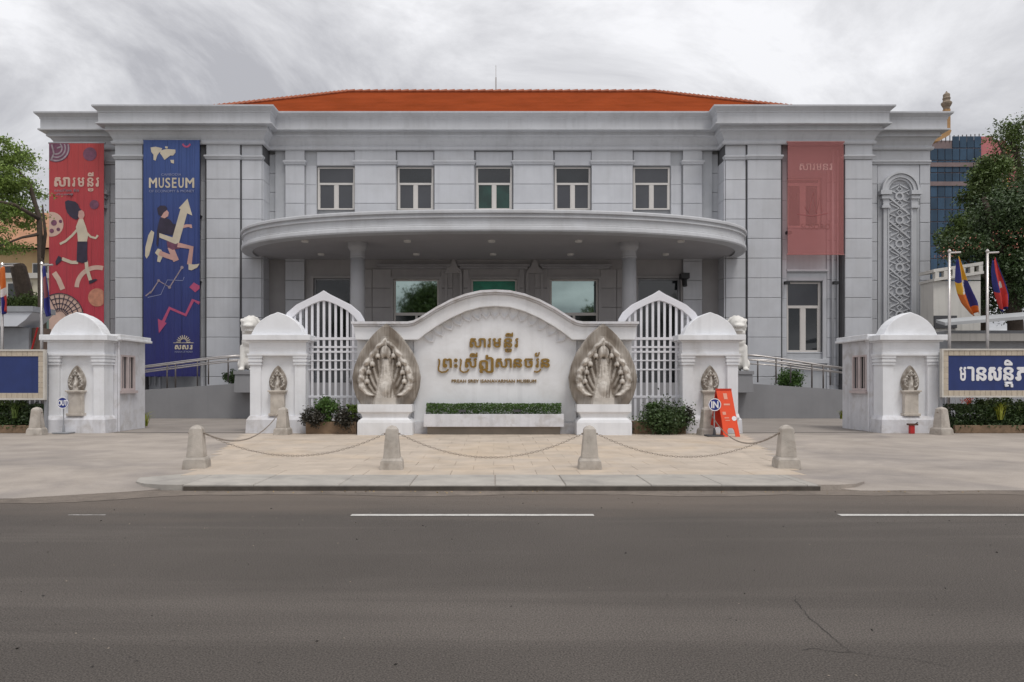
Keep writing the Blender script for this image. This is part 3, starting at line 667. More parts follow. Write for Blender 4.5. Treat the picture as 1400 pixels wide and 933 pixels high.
# hipped roof with ridge and hip caps
rx0, rx1, ry = -9.0, 9.9, 45.0; ze, zr = 15.40, 19.48
b = MB(); C4 = [(-17.4, 37.6, ze), (18.4, 37.6, ze), (18.4, 52.6, ze), (-17.4, 52.6, ze)]; Rg = [(rx0, ry, zr), (rx1, ry, zr)]
b.add(C4 + Rg, [(0, 1, 5, 4), (1, 2, 5), (2, 3, 4, 5), (3, 0, 4)])
b.box(-17.1, 18.1, 37.9, 52.3, 14.5, ze - .02); rf = b.build('roof', rooft, bld)
# tile battens: raised courses following the slope
b = MB()
for i in range(1, 16):
    t_ = i / 16; y_ = 37.6 + (ry - 37.6) * t_; z_ = ze + (zr - ze) * t_; xa = -17.4 + (rx0 + 17.4) * t_; xb = 18.4 + (rx1 - 18.4) * t_
    b.tube([(xa, y_, z_ - .012), (xb, y_, z_ - .012)], .03, 5)
b.build('tile_course', rooft, rf)
b = MB()
for p, q in [(Rg[0], Rg[1]), (C4[0], Rg[0]), (C4[3], Rg[0]), (C4[1], Rg[1]), (C4[2], Rg[1])]:
    n_ = 40; P_, Q_ = Vector(p), Vector(q)
    for i in range(n_): b.tube([P_.lerp(Q_, i / n_) + Vector((0, 0, .03)), P_.lerp(Q_, (i + 1.0) / n_) + Vector((0, 0, .07))], [.12, .14], 6)
b.build('ridge_cap', roofr, rf)
b = MB(); xa = X(678, 45); b.tube([(xa, 45, 19.5), (xa, 45, 20.4)], .05, 6); b.tube([(xa, 45, 20.4), (xa, 45, 21.15)], .018, 5); b.build('lightning_rod', steel, bld)

# curved entrance canopy
cp = []; nexp = 2.42
for i in range(81):
    t_ = math.pi * i / 80; c_, s_ = math.cos(t_), math.sin(t_)
    cp.append((-11.75 * math.copysign(abs(c_) ** (2 / nexp), c_), BY - 5.95 * abs(s_) ** (2 / nexp)))
cprof = [(-.30, 8.50), (.0, 8.50), (.02, 8.46), (.02, 8.37), (-.07, 8.34), (-.07, 8.27), (-.03, 8.25), (-.03, 8.20), (-.10, 8.17), (-.10, 7.93), (-.06, 7.91), (-.06, 7.86), (-.02, 7.83), (.0, 7.70), (-.03, 7.64), (-.5, 7.62)]
b = MB(); b.sweep(cp, [(o_, z_) for o_, z_ in cprof[::-1]]); can = b.build('entrance_canopy', canopym, bld)
ins = [(x * .985, y + .1) for x, y in cp]
b = MB(); pts2 = [(-11.6, 36.2)] + ins + [(11.6, 36.2)]
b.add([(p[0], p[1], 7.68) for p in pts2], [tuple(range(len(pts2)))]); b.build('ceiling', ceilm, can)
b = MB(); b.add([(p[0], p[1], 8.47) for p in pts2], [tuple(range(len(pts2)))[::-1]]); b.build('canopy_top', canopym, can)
lampm = bpy.data.materials.new('downlight lens'); lampm.use_nodes = True; lampm.node_tree.nodes['Principled BSDF'].inputs['Base Color'].default_value = (.75, .73, .70, 1)
for px in (417, 557, 672, 791, 931):
    for yy in (31.2, 34.4):
        x_ = X(px + (0 if yy < 33 else {417: 22, 557: 12, 672: 2, 791: -11, 931: -21}[px]), yy); q = MB(); q.lathe(x_, yy, [(.10, 7.60), (.15, 7.61), (.16, 7.66), (.16, 7.70)], 14); q.build('downlight', lampm, can)
# columns
for cx in (-5.9, 5.87):
    b = MB(); b.lathe(cx, 31.7, [(.36, 1.62), (.36, 1.8), (.33, 1.85), (.33, 3), (.315, 5), (.30, 7.0)], 28); c_ = b.build('column', M('column render', (.40, .40, .415), .6, .05, 1, streak=.06), bld, True)
    q = MB(); q.lathe(cx, 31.7, [(.30, 7.0), (.33, 7.02), (.33, 7.06), (.305, 7.09), (.305, 7.30), (.34, 7.34), (.40, 7.44), (.42, 7.50), (.42, 7.69)], 28); q.build('capital', MATS['column render'], c_)
# ground-floor wall under the canopy
GY = 36.0
gops = [(-247, -194, 380), (-138, -74, 381), (-32, 33, 381), (76, 144, 381), (196, 256, 380)]
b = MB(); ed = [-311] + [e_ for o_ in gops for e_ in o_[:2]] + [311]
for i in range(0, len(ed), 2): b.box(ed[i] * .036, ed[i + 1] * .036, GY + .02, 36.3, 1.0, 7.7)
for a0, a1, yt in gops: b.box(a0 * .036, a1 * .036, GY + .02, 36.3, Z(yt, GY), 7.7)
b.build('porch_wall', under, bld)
for x0, x1 in [(-194, -166), (-166, -140), (-72, -56), (-42, -34), (35, 42), (56, 74), (146, 168), (168, 194)]:
    z = Z(382, GY) + .5
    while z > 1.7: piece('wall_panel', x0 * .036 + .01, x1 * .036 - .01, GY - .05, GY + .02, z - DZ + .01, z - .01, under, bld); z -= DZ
for k, (a0, a1, yt) in enumerate(gops):
    x0, x1 = a0 * .036 + .03, a1 * .036 - .03; zt = Z(yt, GY) - .03
    b = MB(); b.box(x0, x0 + .10, GY + .12, GY + .22, 1.62, zt); b.box(x1 - .10, x1, GY + .12, GY + .22, 1.62, zt); b.box(x0 + .1, x1 - .1, GY + .125, GY + .22, zt - .08, zt)
    if k in (1, 2, 3):
        zm = Z(428, GY); b.box(x0 + .1, x1 - .1, GY + .125, GY + .22, zm - .12, zm + .02); b.box((x0 + x1) / 2 - .06, (x0 + x1) / 2 + .06, GY + .13, GY + .22, 1.62, zm - .12)
    fr = b.build('window' if k in (1, 2, 3) else 'door', winwhite if k in (1, 2, 3) else greym, bld)
    g = [glass, glassm, glassg, glassm, glass][k]
    q = MB(); q.box(x0 + .1, x1 - .1, GY + .17, GY + .18, 1.62 if k in (0, 4) else zm + .02, zt - .08); q.build('pane', g, fr)
    if k in (1, 2, 3):
        for c0, c1 in ((x0 + .1, (x0 + x1) / 2 - .06), ((x0 + x1) / 2 + .06, x1 - .1)): q = MB(); q.box(c0, c1, GY + .17, GY + .18, 1.62, zm - .12); q.build('pane', glass, fr)
    b = MB(); b.box(x0 - .14, x0 - .005, GY - .07, GY + .1, 1.62, zt + .12); b.box(x1 + .005, x1 + .14, GY - .07, GY + .1, 1.62, zt + .12); b.box(x0 - .005, x1 + .005, GY - .07, GY + .1, zt + .005, zt + .12); b.build('window_surround', under, bld)
for a0, a1 in [(-159, -58), (-49, 49), (63, 161)]:
    b = MB(); b.box(a0 * .036, a1 * .036, GY - .18, GY + .02, Z(364.5, GY), Z(362, GY)); b.box(a0 * .036 + .1, a1 * .036 - .1, GY - .1, GY + .02, Z(368, GY), Z(364.7, GY)); b.build('ledge', M('grey ledge', (.33, .32, .33), .6) if 'grey ledge' not in MATS else MATS['grey ledge'], bld)
for a in (-55, 56):
    cx = a * .036; b = MB(); b.prism([(cx - .42, Z(374, GY)), (cx - .34, Z(369, GY)), (cx - .2, Z(366, GY)), (cx - .15, Z(361, GY)), (cx, Z(353, GY)), (cx + .15, Z(361, GY)), (cx + .2, Z(366, GY)), (cx + .34, Z(369, GY)), (cx + .42, Z(374, GY))], GY - .12, GY + .02)
    b.box(cx - .42, cx - .3, GY - .1, GY + .02, 1.7, Z(374.2, GY)); b.box(cx + .3, cx + .42, GY - .1, GY + .02, 1.7, Z(374.2, GY)); b.build('niche_ornament', under, bld)
q = MB(); q.tube([(9.25, 35.9, 6.95), (9.25, 35.6, 6.95)], .04, 6); q.box(9.05, 9.45, 35.25, 35.7, 6.65, 6.92); q.tube([(9.25, 35.5, 6.65), (9.25, 35.4, 6.3)], .12, 8); q.build('security_camera', ironm, bld)

# ================================================================== BANNERS
def strokes(lst, Y, mat, parent, wpx, off, name='print'):
    k = .001 * Y
    for j, pl in enumerate(lst): b = MB(); b.ribbon([(X(p[0], Y), Z(p[1], Y)) for p in pl], wpx * k if not isinstance(wpx, list) else wpx[j] * k, Y - off - .0015 * j, Y - off + .004); b.build(name, mat, parent)
def poly(lst, Y, mat, parent, off, name='print'):
    for j, pl in enumerate(lst): b = MB(); b.prism([(X(p[0], Y), Z(p[1], Y)) for p in pl], Y - off - .0015 * j, Y - off + .006); b.build(name, mat, parent)
def disc(cx, cy, r, n=24, a0=0, a1=360): return [(cx + r * math.cos(R(a0 + (a1 - a0) * i / n)), cy - r * math.sin(R(a0 + (a1 - a0) * i / n))) for i in range(n + (0 if a1 - a0 == 360 else 1))]
def clip(pl, xa, xb, ya=-9, yb=9999): return [(min(max(p[0], xa), xb), min(max(p[1], ya), yb)) for p in pl]
RY = 35.30
ban = thing('banner', 'tall red printed banner with a leaping woman hanging left of the blue one', 'banner', (X(105, RY), RY, 3.2))
b = MB(); b.box(X(67, RY), X(142, RY), RY, RY + .02, 3.2, Z(196, RY)); b.build('cloth', redban, ban)
b = MB(); b.tube([(X(66, RY), RY + .04, Z(195.5, RY)), (X(143.5, RY), RY + .04, Z(195.5, RY))], .05, 8); b.build('rod', greym, ban)
f = lambda pl: clip(pl, 67.3, 141.7, 196.5)
poly([f(disc(77, 203, 19))], RY, mauve, ban, .012); 
for r0 in (17, 12.5, 8): strokes([[p for p in disc(77, 203, r0, 40, -108, 65) if p[0] > 67.5 and p[1] > 197]], RY, greyp, ban, 2.0, .018)
strokes([[(71, 198), (74, 210), (70, 220)], [(78, 203), (84, 201)]], RY, greyp, ban, 2.2, .022)
poly([disc(123, 211, 9.3), disc(129, 280, 6.3)], RY, mauve, ban, .012)
poly([f(disc(70, 307, 17))], RY, crp2, ban, .012); poly([disc(74, 305, 4), disc(80, 314, 2.5), disc(71, 316, 3), disc(83, 303, 2.2)], RY, mauve, ban, .018)
for tx, a0, a1, q0, q1 in [('សា', 74.2, 96, 242.6, 255.6), ('រ', 98.8, 103.2, 243, 255.6), ('ម', 106, 115.4, 243, 255.6), ('ន', 119.4, 128, 243, 255.6), ('ទ', 120, 128, 257.6, 262), ('ី', 120, 128, 235.6, 241.4), ('រ', 130.7, 135.5, 243, 255.6)]:
    pg(tx, a0, a1, q0, q1, RY - .008, .006, crp2, ban, 'letter', .045)
pg('សេដកិចច និង', 74.5, 108, 258.5, 262.3, RY - .008, .003, greyp, ban, 'caption', .01); pg('របិយវតថុ', 76, 100, 264.3, 268, RY - .008, .003, greyp, ban, 'caption', .01)
# woman: hair, face, blouse, shorts, limbs
poly([[(89, 276), (93, 274), (98, 275), (103, 276), (107, 280), (109, 285), (112, 288), (110, 292), (108, 297), (105, 301), (100, 299), (96, 296), (92, 291), (90, 285)]], RY, darkp, ban, .016)
poly([[(108, 289), (112, 287.5), (115, 290), (116, 295), (113.5, 300), (109, 300), (107, 296)]], RY, skinp, ban, .02)
poly([[(108, 300), (114, 300), (118, 311), (121, 322), (119, 331), (107, 331), (106, 320), (104, 311)]], RY, crp, ban, .022)
poly([[(106, 330.5), (120, 330.5), (119.5, 345), (120, 358), (113, 360), (105, 358)]], RY, darkp, ban, .024)
strokes([[(106, 314), (99, 322), (90, 330), (82, 334)], [(118, 318), (124, 324), (131, 326), (134, 322)], [(107, 359), (98, 359), (85, 354)], [(118, 357), (119, 368), (124, 384)]], RY, crp, ban, [3.2, 3, 4.6, 4.6], .014)
poly([[(84, 352), (80, 350), (76, 358), (77, 363), (81, 360), (85, 356)], [(122, 384), (131, 381.5), (133.5, 383), (127, 387), (122, 388.5)]], RY, darkp, ban, .02)
strokes([[p for p in disc(133, 394, 28, 30, 62, 178) if p[0] < 141], [(74, 373), (80, 382), (86, 396)]], RY, crp2, ban, [6, 7], .011)
poly([f(disc(133, 407, 12.5))], RY, M('printed salmon', (.50, .22, .14), .6, .2, 5), ban, .013)
poly([f(disc(82, 434, 33, 30))], RY, crp2, ban, .013)
strokes([[(82 + 8 * math.cos(R(a)), 434 - 8 * math.sin(R(a))), (82 + 31 * math.cos(R(a)), 434 - 31 * math.sin(R(a)))] for a in range(0, 120, 13)] + [disc(82, 434, r_, 22, 0, 118) for r_ in (12, 19, 26, 32.5)], RY, darkp, ban, .9, .02)

UY = 34.78
ban = thing('banner', 'tall blue banner reading MUSEUM with a running man and arrows', 'banner', (X(234, UY), UY, 1.9))
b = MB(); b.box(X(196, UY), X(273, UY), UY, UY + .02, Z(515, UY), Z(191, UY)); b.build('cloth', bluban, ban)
b = MB(); b.tube([(X(195, UY), UY + .04, Z(191, UY)), (X(274, UY), UY + .04, Z(191, UY))], .05, 8); b.build('rod', greym, ban)
poly([[(206, 202), (213, 201), (222, 203), (220, 207), (217, 210), (215, 213), (213, 220), (210, 219), (210, 212), (207, 208)], [(220, 206), (228, 204), (240, 205), (240, 209), (237, 213), (233, 213), (229, 216), (225, 219), (222, 214), (219, 210)], [(233, 219), (238, 219), (238, 224), (234, 223)], [(226, 200.5), (230, 201), (229, 203.5), (226, 203)]], UY, crp, ban, .013)
strokes([disc(255, 196, 5, 12, 190, 350)], UY, pinkp, ban, 2.4, .012)
gx = [203.5, 214.6, 221.8, 230.2, 239, 248.2, 253.3]
for ch, a0, a1 in [('M', 203.7, 214.8), ('U', 217, 224.2), ('S', 226, 233), ('E', 235.2, 241.5), ('U', 244, 251.2), ('M', 253.5, 265.6)]: pg(ch, a0, a1, 243.3, 257.3, UY - .008, .006, crp, ban, 'letter', .035)
pg('CAMBODIA', 220.5, 248, 237.2, 240.6, UY - .008, .003, paleblue, ban, 'caption', .01); pg('OF ECONOMY & MONEY', 203.7, 266, 259.8, 263.4, UY - .008, .003, paleblue, ban, 'caption', .01)
# zig-zag arrow, man
poly([[(218, 319), (236, 325), (247, 286), (244.5, 285), (256.5, 272), (263, 295), (256, 292), (245, 332), (240, 334), (218, 325)]], UY, crp, ban, .016)
poly([[(207, 315), (211, 318), (209, 330), (204, 349), (200.5, 354), (198.5, 350), (199, 338), (203, 322)], [(216, 340), (221, 342), (223, 350), (219, 359), (215, 358), (216, 350), (212, 346)]], UY, crp, ban, .013)
poly([[(219, 298), (226, 297.5), (233, 301), (237, 307), (240, 306), (240, 313), (236, 322), (218, 319), (217, 330), (216, 338), (214, 334), (215, 315), (217, 305)]], UY, darkp, ban, .014)
poly([[(215, 285), (219, 281.5), (226, 281.5), (229, 285), (228, 288), (224, 291), (221, 296), (217, 294)]], UY, darkp, ban, .02); poly([[(223, 289), (228, 287), (231, 291), (230, 296), (225, 299), (220, 297)]], UY, skinp, ban, .018)
poly([[(228, 330), (246, 333), (246, 340), (236, 342), (229, 338)]], UY, mauve, ban, .0145)
strokes([[(248, 311), (255, 309), (261, 309), (261, 312)], [(233, 338), (241, 357)], [(243, 335), (262, 339), (259, 362)], [(240, 354), (228, 350), (218, 346)]], UY, skinp, ban, [4, 8, 6.5, 6.5], .012)
poly([[(258, 361), (265, 362), (273, 361), (270, 366), (262, 370), (258, 369)]], UY, crp, ban, .02)
strokes([[(199, 405), (208, 398), (217, 384), (232, 393), (249, 366)]], UY, greyp, ban, 1.7, .012); poly([disc(249, 366, 2.2, 10), disc(232, 393, 2.2, 10), disc(217, 384, 2.0, 10), disc(206, 400, 1.6, 10)], UY, greyp, ban, .018)
strokes([[(202, 407), (220, 403), (229, 383), (250, 384), (252, 379)]], UY, paleblue, ban, .8, .012)
strokes([[(273, 415), (264, 410.5), (254, 431), (232, 421.5), (222, 443)]], UY, pinkp, ban, 4.4, .012); poly([[(216, 436), (228, 442), (217.5, 456)]], UY, pinkp, ban, .02); poly([[(259, 393), (265, 386.5), (273, 391), (273, 395), (267, 400)]], UY, pinkp, ban, .013)
strokes([[(251 + 4 * math.cos(R(a)), 468 - 4 * math.sin(R(a))), (251 + 9.5 * math.cos(R(a)), 468 - 9.5 * math.sin(R(a)))] for a in range(0, 181, 20)], UY, crp, ban, 1.1, .012)
strokes([[(237, 469), (265, 469)]], UY, crp, ban, .7, .014)
for ch, a0, a1 in [('ស', 239, 248), ('ស', 249, 258), ('រ', 259.3, 263.5)]: pg(ch, a0, a1, 472, 478, UY - .008, .004, crp, ban, 'letter', .05)
pg('MUSEUM OF MONEY', 239, 264, 480, 482.6, UY - .008, .003, paleblue, ban, 'caption', .01)

VY = 34.80
ban = thing('banner', 'short sheer red mesh banner over the upper window of the right bay', 'banner', (X(1114.5, VY), VY, Z(348, VY)))
b = MB(); b.box(X(1077, VY), X(1153.5, VY), VY, VY + .004, Z(348, VY), Z(194, VY)); b.build('cloth', sheer, ban)
b = MB(); b.tube([(X(1076, VY), VY + .03, Z(194, VY)), (X(1155, VY), VY + .03, Z(194, VY))], .04, 8); b.tube([(X(1076, VY), VY + .03, Z(348, VY)), (X(1154.5, VY), VY + .03, Z(348, VY))], .03, 8); b.build('rod', M('pink batten', (.5, .25, .24), .6), ban)
sp = M('faint printed lettering', (.50, .28, .26), .7)
for tx, a0, a1, q0, q1 in [('សា', 1093, 1109, 224, 233), ('រ', 1111, 1114, 224, 233), ('ម', 1116, 1123, 224, 233), ('ន', 1125, 1132, 224, 233), ('រ', 1134, 1138, 224, 233)]: pg(tx, a0, a1, q0, q1, VY - .003, .003, sp, ban, 'letter', .01)
strokes([[(1100, 283), (1106, 292), (1112, 262), (1116, 292), (1121, 270), (1124, 290)], [(1090, 293), (1110, 296), (1132, 292)]], VY, M('faint printed emblem', (.30, .09, .09), .7), ban, 1.2, .004)
pg('SOSORO', 1095, 1135, 306, 314, VY - .003, .003, M('faint lower lettering', (.30, .11, .10), .7), ban, 'letter', .01)

# ================================================================== GATE PILLARS
PY = 22.35
def carved_relief(name, wd, hg, th, nv, nu, parent, cx, y, z0, disp=1.):
    vv = np.array([0, .02, .10, .22, .35, .49, .65, .78, .86, .92, .965, .985, 1.0]); ww = np.array([.74, .76, .88, .97, 1.0, .93, .77, .555, .40, .25, .12, .055, .0])
    vi = np.array([.10, .14, .2, .3, .4, .5, .6, .72, .78, .825]); wi = np.array([.40, .58, .76, .83, .79, .68, .53, .29, .16, .0])
    vs, tone = [], []
    heads = [(0, .645, .17, .09, .27)] + [(q * a, c, .085, .045, .19) for q in (-1, 1) for a, c in ((.23, .60), (.39, .50), (.50, .40), (.55, .29))]
    for i in range(nv + 1):
        v = (i / nv); w_ = np.interp(v, vv, ww)
        for j in range(nu + 1):
            s = -1 + 2 * j / nu; u = s * w_; h = 0.
            lim = np.interp(v, vi, wi, left=0, right=0)
            inside = (abs(u) < lim)
            # rim flame ridge
            if .12 < v < .84:
                d_ = abs(u) - lim + .09; h += .17 * math.exp(-(d_ / .11) ** 2) * (1 + .20 * math.sin(v * 62) + .5 * mnoise.noise((u * 9, v * 20, 2)))
            if inside: h += .015
            # body
            bw = .36 - .25 * min(1, v / .45)
            if v < .62: h = max(h, .20 * max(0, 1 - (u / (bw + .10)) ** 2) * (1 - .4 * v / .62))
            h = max(h, .28 * max(0, 1 - (u / .19) ** 2 - ((v - .20) / .115) ** 2) ** .5)
            # necks
            for k, (hu, hv, ru, rv, hh) in enumerate(heads):
                if k == 0: a_ = (0, .2)
                else: a_ = (math.copysign(.10, hu), .10 + .02 * k % .05)
                for (p, q) in ((a_, ((a_[0] * .45 + hu * .55), a_[1] * .25 + hv * .75 - .09)), (((a_[0] * .45 + hu * .55), a_[1] * .25 + hv * .75 - .09), (hu, hv))):
                    dx_, dv_ = q[0] - p[0], (q[1] - p[1]) * 2.4; l2 = dx_ * dx_ + dv_ * dv_
                    t_ = max(0, min(1, ((u - p[0]) * dx_ + (v - p[1]) * 2.4 * dv_) / l2))
                    dd = math.hypot(u - p[0] - t_ * dx_, (v - p[1]) * 2.4 - t_ * dv_)
                    h = max(h, (.14 if k == 0 else .085) * max(0, 1 - (dd / (.12 if k == 0 else .05)) ** 2) ** .5)
                dd = ((u - hu) / ru) ** 2 + ((v - hv) / rv) ** 2
                h = max(h, hh * max(0, 1 - dd) ** .5)
                # open mouth below each head
                dm = ((u - hu) / (ru * .5)) ** 2 + ((v - hv + rv * .62) / (rv * .33)) ** 2
                if dm < 1: h -= .16 * (1 - dm)
                # crest
                dc = ((u - hu) / (ru * .55)) ** 2 + ((v - hv - rv * 1.25) / (rv * .8)) ** 2
                h = max(h, .13 * max(0, 1 - dc) ** .5)
            edge = min(1, (1 - abs(s)) / .06) if v < .97 else 0
            h = (h if edge > .5 else 0) - .04 * (1 - edge)
            h += .008 * mnoise.noise((u * 6, v * 14, 1)) + (.016 * mnoise.noise((u * 11, v * 24, 3)) + .010 * mnoise.noise((u * 26, v * 55, 3)) if inside else 0)
            vs.append((cx + u * wd / 2, y - h * disp, z0 + v * hg))
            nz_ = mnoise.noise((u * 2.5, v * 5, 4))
            ng_ = mnoise.noise((u * 22, v * 7, 9)); wv = 0.80 + .55 * nz_ + .22 * ng_ if not inside and h < .06 else (1.0 + .3 * nz_ if h < .06 else (.70 + .7 * nz_ if h < .105 else .10 + 1.1 * max(0, nz_ + .5 * ng_)))  # brown tone by relief height: low parts and outer ring darkest
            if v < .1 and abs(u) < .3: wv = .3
            tone.append(max(0, min(1, wv)))
    fs = [(i * (nu + 1) + j, i * (nu + 1) + j + 1, (i + 1) * (nu + 1) + j + 1, (i + 1) * (nu + 1) + j) for i in range(nv) for j in range(nu)]
    n0 = len(vs)
    # back and sides
    for i in range(nv + 1):
        for s, j in ((-1, 0), (1, nu)):
            w_ = np.interp(i / nv, vv, ww); vs.append((cx + s * w_ * wd / 2, y + th, z0 + i / nv * hg)); tone.append(.35)
    for i in range(nv):
        l0, l1 = i * (nu + 1), (i + 1) * (nu + 1); fs.append((l0, l1, n0 + 2 * (i + 1), n0 + 2 * i)); fs.append((l0 + nu, n0 + 2 * i + 1, n0 + 2 * i + 3, l1 + nu)); fs.append((n0 + 2 * i, n0 + 2 * i + 2, n0 + 2 * i + 3, n0 + 2 * i + 1))
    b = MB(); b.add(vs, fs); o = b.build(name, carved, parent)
    at = o.data.attributes.new('relief_tone', 'FLOAT', 'POINT'); at.data.foreach_set('value', tone)
    o.data.polygons.foreach_set('use_smooth', [i < nv * nu for i in range(len(o.data.polygons))])
    return o

pil = thing('gate_pillar', 'x', 'gate pillar', (0, PY, SW), 'white gate pillars with ogee tops')
hw = .85
b = MB(); b.box(-hw + .06, hw - .06, PY + .09, PY + .55, SW, 2.88); b.build('body', white, pil)
b = MB()
for s in (-1, 1): b.box(s * (hw - .33), s * hw, PY, PY + .56, .57, 2.16)
b.build('pilaster', white, pil, bevel=.01)
b = MB(); 
b.frustum(0, PY + .28, SW - .02, .48, hw + .10, .40, hw + .08, .38); b.frustum(0, PY + .28, .48, .60, hw + .08, .38, hw + .01, .30); b.build('plinth', whited, pil)
b = MB()
for s in (-1, 1):
    for z0, z1, e_ in [(2.16, 2.20, .035), (2.20, 2.25, .01), (2.25, 2.32, .045), (2.32, 2.36, .015), (2.36, 2.44, .05)]: b.box(s * (hw - .33 - e_), s * (hw + e_), PY - e_, PY + .56 + e_, z0, z1)
b.build('capital', white, pil)
b = MB(); b.box(-hw - .02, hw + .02, PY - .02, PY + .58, 2.5, 2.88); b.box(-hw - .07, hw + .07, PY - .07, PY + .63, 2.44, 2.50); b.build('frieze', white, pil)
b = MB(); b.box(-hw - .18, hw + .18, PY - .18, PY + .74, 2.90, 3.07); b.box(-hw - .10, hw + .10, PY - .10, PY + .66, 2.86, 2.90); b.build('cornice', white, pil, bevel=.015)
pr = [(.82, 0), (.79, .07), (.73, .19), (.64, .32), (.52, .44), (.38, .54), (.24, .615), (.12, .655), (.05, .685), (0, .70)]
pf = [(x_, 3.07 + z_ * 1.0) for x_, z_ in pr] + [(-x_, 3.07 + z_) for x_, z_ in pr[::-1][1:]]
b = MB(); b.prism(pf[::-1], PY + .0, PY + .52); b.build('pediment', white, pil, bevel=.02)
b = MB(); b.box(-.26, .26, PY - .10, PY + .09, .60, .68); b.box(-.21, .21, PY - .06, PY + .09, .68, 1.28); b.box(-.24, .24, PY - .09, PY + .09, 1.28, 1.33); b.box(-.28, .28, PY - .12, PY + .09, 1.33, 1.38); ps = b.build('pedestal', stonec, pil, bevel=.01)
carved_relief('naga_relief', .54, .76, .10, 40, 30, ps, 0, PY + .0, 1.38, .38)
PXS = [(-12.76, 'white gate pillar with a small seven-headed serpent relief behind the round OUT sign'), (-6.60, 'white gate pillar left of the left gate, beside a small white lion'), (6.62, 'white gate pillar directly behind the orange folding sign'), (12.74, 'white gate pillar beside the blue board with white Khmer letters')]
for i, (x_, lb) in enumerate(PXS):
    o = pil if i == 0 else copy_tree(pil, None, (x_, PY, SW))
    o.location = (x_, PY, SW); W[o] = Vector(o.location); o['label'] = lb

# guard booths
for s in (-1, 1):
    o = thing('guard_booth', ('white guard booth with a two-pane side window behind the leftmost pillar' if s < 0 else 'white guard booth with a two-pane side window behind the rightmost pillar'), 'guard booth', (s * 12.7, 23.8, SW), 'guard booths behind the outer pillars')
    xf = s * 11.80; xo = s * 13.6; wy0, wy1, wz0, wz1 = 23.14, 24.05, 1.36, 2.50
    b = MB()
    b.box(xf, xf + s * .12, 22.92, wy0, SW, 2.94); b.box(xf, xf + s * .12, wy1, 24.75, SW, 2.94); b.box(xf, xf + s * .12, wy0, wy1, SW, wz0); b.box(xf, xf + s * .12, wy0, wy1, wz1, 2.94)
    b.box(xf + s * .12, xo, 22.92, 23.02, SW, 2.94); b.box(xf + s * .12, xo, 24.65, 24.75, SW, 2.94); b.box(xo, xo - s * .1, 23.02, 24.65, SW, 2.94)
    b.build('wall', whited, o)
    b = MB(); b.box(xf - s * .16, xo + s * .15, 22.82, 24.95, 2.945, 3.02); b.box(xf - s * .13, xo + s * .12, 22.85, 24.92, 3.02, 3.13); b.build('roof', white, o, bevel=.015)
    fm = M('pinkish window frame', (.55, .47, .46), .6) if 'pinkish window frame' not in MATS else MATS['pinkish window frame']
    b = MB(); x0, x1 = xf - s * .02, xf + s * .10; ym = (wy0 + wy1) / 2
    for a0, a1, c0, c1 in [(wy0, wy0 + .07, wz0, wz1), (wy1 - .07, wy1, wz0, wz1), (wy0 + .07, wy1 - .07, wz0, wz0 + .07), (wy0 + .07, wy1 - .07, wz1 - .06, wz1), (ym - .06, ym + .06, wz0 + .07, wz1 - .06)]: b.box(x0, x1, a0, a1, c0, c1)
    wn = b.build('window', fm, o)
    for a0, a1 in ((wy0 + .07, ym - .06), (ym + .06, wy1 - .07)):
        q = MB(); q.box(xf + s * .04, xf + s * .05, a0, a1, wz0 + .07, wz1 - .06); q.build('pane', glass if (a0 < ym) == (s > 0) else glassc, wn)
        q = MB(); q.box(xf + s * .02, xf + s * .04, (a0 + a1) / 2 - .015, (a0 + a1) / 2 + .015, wz0 + .07, wz1 - .06); q.build('glazing_bar', fm, wn)
    q = MB(); q.box(xf - s * .08, xf + s * .02, wy0 - .06, wy1 + .06, wz0 - .09, wz0 - .003); q.build('sill', fm, wn)
    b = MB(); b.tube([(xf - s * .03, 22.96, SW), (xf - s * .03, 22.96, 2.9)], .035, 8); b.build('downpipe', whited, o)

# ================================================================== SIGN WALL
SY = 22.0
sw = thing('sign_wall', 'low white curved-top sign wall with gold Khmer letters', 'sign wall', (0, SY, SW))
def sx(a): return X(677 + a, SY)
to = [(0, 398), (20, 399), (40, 403.5), (60, 411), (80, 421.5), (95, 431), (103, 436), (110, 439.5), (118, 441), (192, 441)]
ti = [(0, 420), (20, 421.5), (40, 427), (60, 436), (80, 447.5), (95, 458), (104.5, 465.5), (110, 465.6), (118, 465.6), (189, 465.6)]
def full(pts, dy=0): return [(sx(-a), Z(y + dy, SY)) for a, y in pts[::-1]] + [(sx(a), Z(y + dy, SY)) for a, y in pts[1:]]
b = MB(); b.band(full(to, 6), full(ti), SY - .22, SY + .42); b.build('coping', white, sw, bevel=.02)
b = MB(); b.band(full([(a, y) for a, y in to[:-1]] + [(194, 441)]), full([(a, y + 3.2) for a, y in to[:-1]] + [(194, 444.2)]), SY - .34, SY + .52)
b.band(full(to, 3.3), full(to, 6), SY - .28, SY + .47); b.build('coping_moulding', whited, sw)
panel = [(sx(-111), Z(577, SY)), (sx(111), Z(577, SY)), (sx(111), Z(465.8, SY))] + [(sx(a), Z(y + .2, SY)) for a, y in ti[:7][::-1]] + [(sx(-a), Z(y + .2, SY)) for a, y in ti[1:7]] + [(sx(-111), Z(465.8, SY))]
b = MB(); b.prism(panel, SY, SY + .3); b.build('panel', white, sw)
b = MB(); b.box(sx(-189), sx(-111.5), SY + .06, SY + .34, SW, Z(465.8, SY)); b.box(sx(111.5), sx(187), SY + .06, SY + .34, SW, Z(465.8, SY)); b.build('side_wall', white, sw)
b = MB(); b.box(sx(-113), sx(113), SY - .05, SY + .32, SW - .02, Z(577.5, SY)); b.build('plinth', whited, sw, bevel=.01)
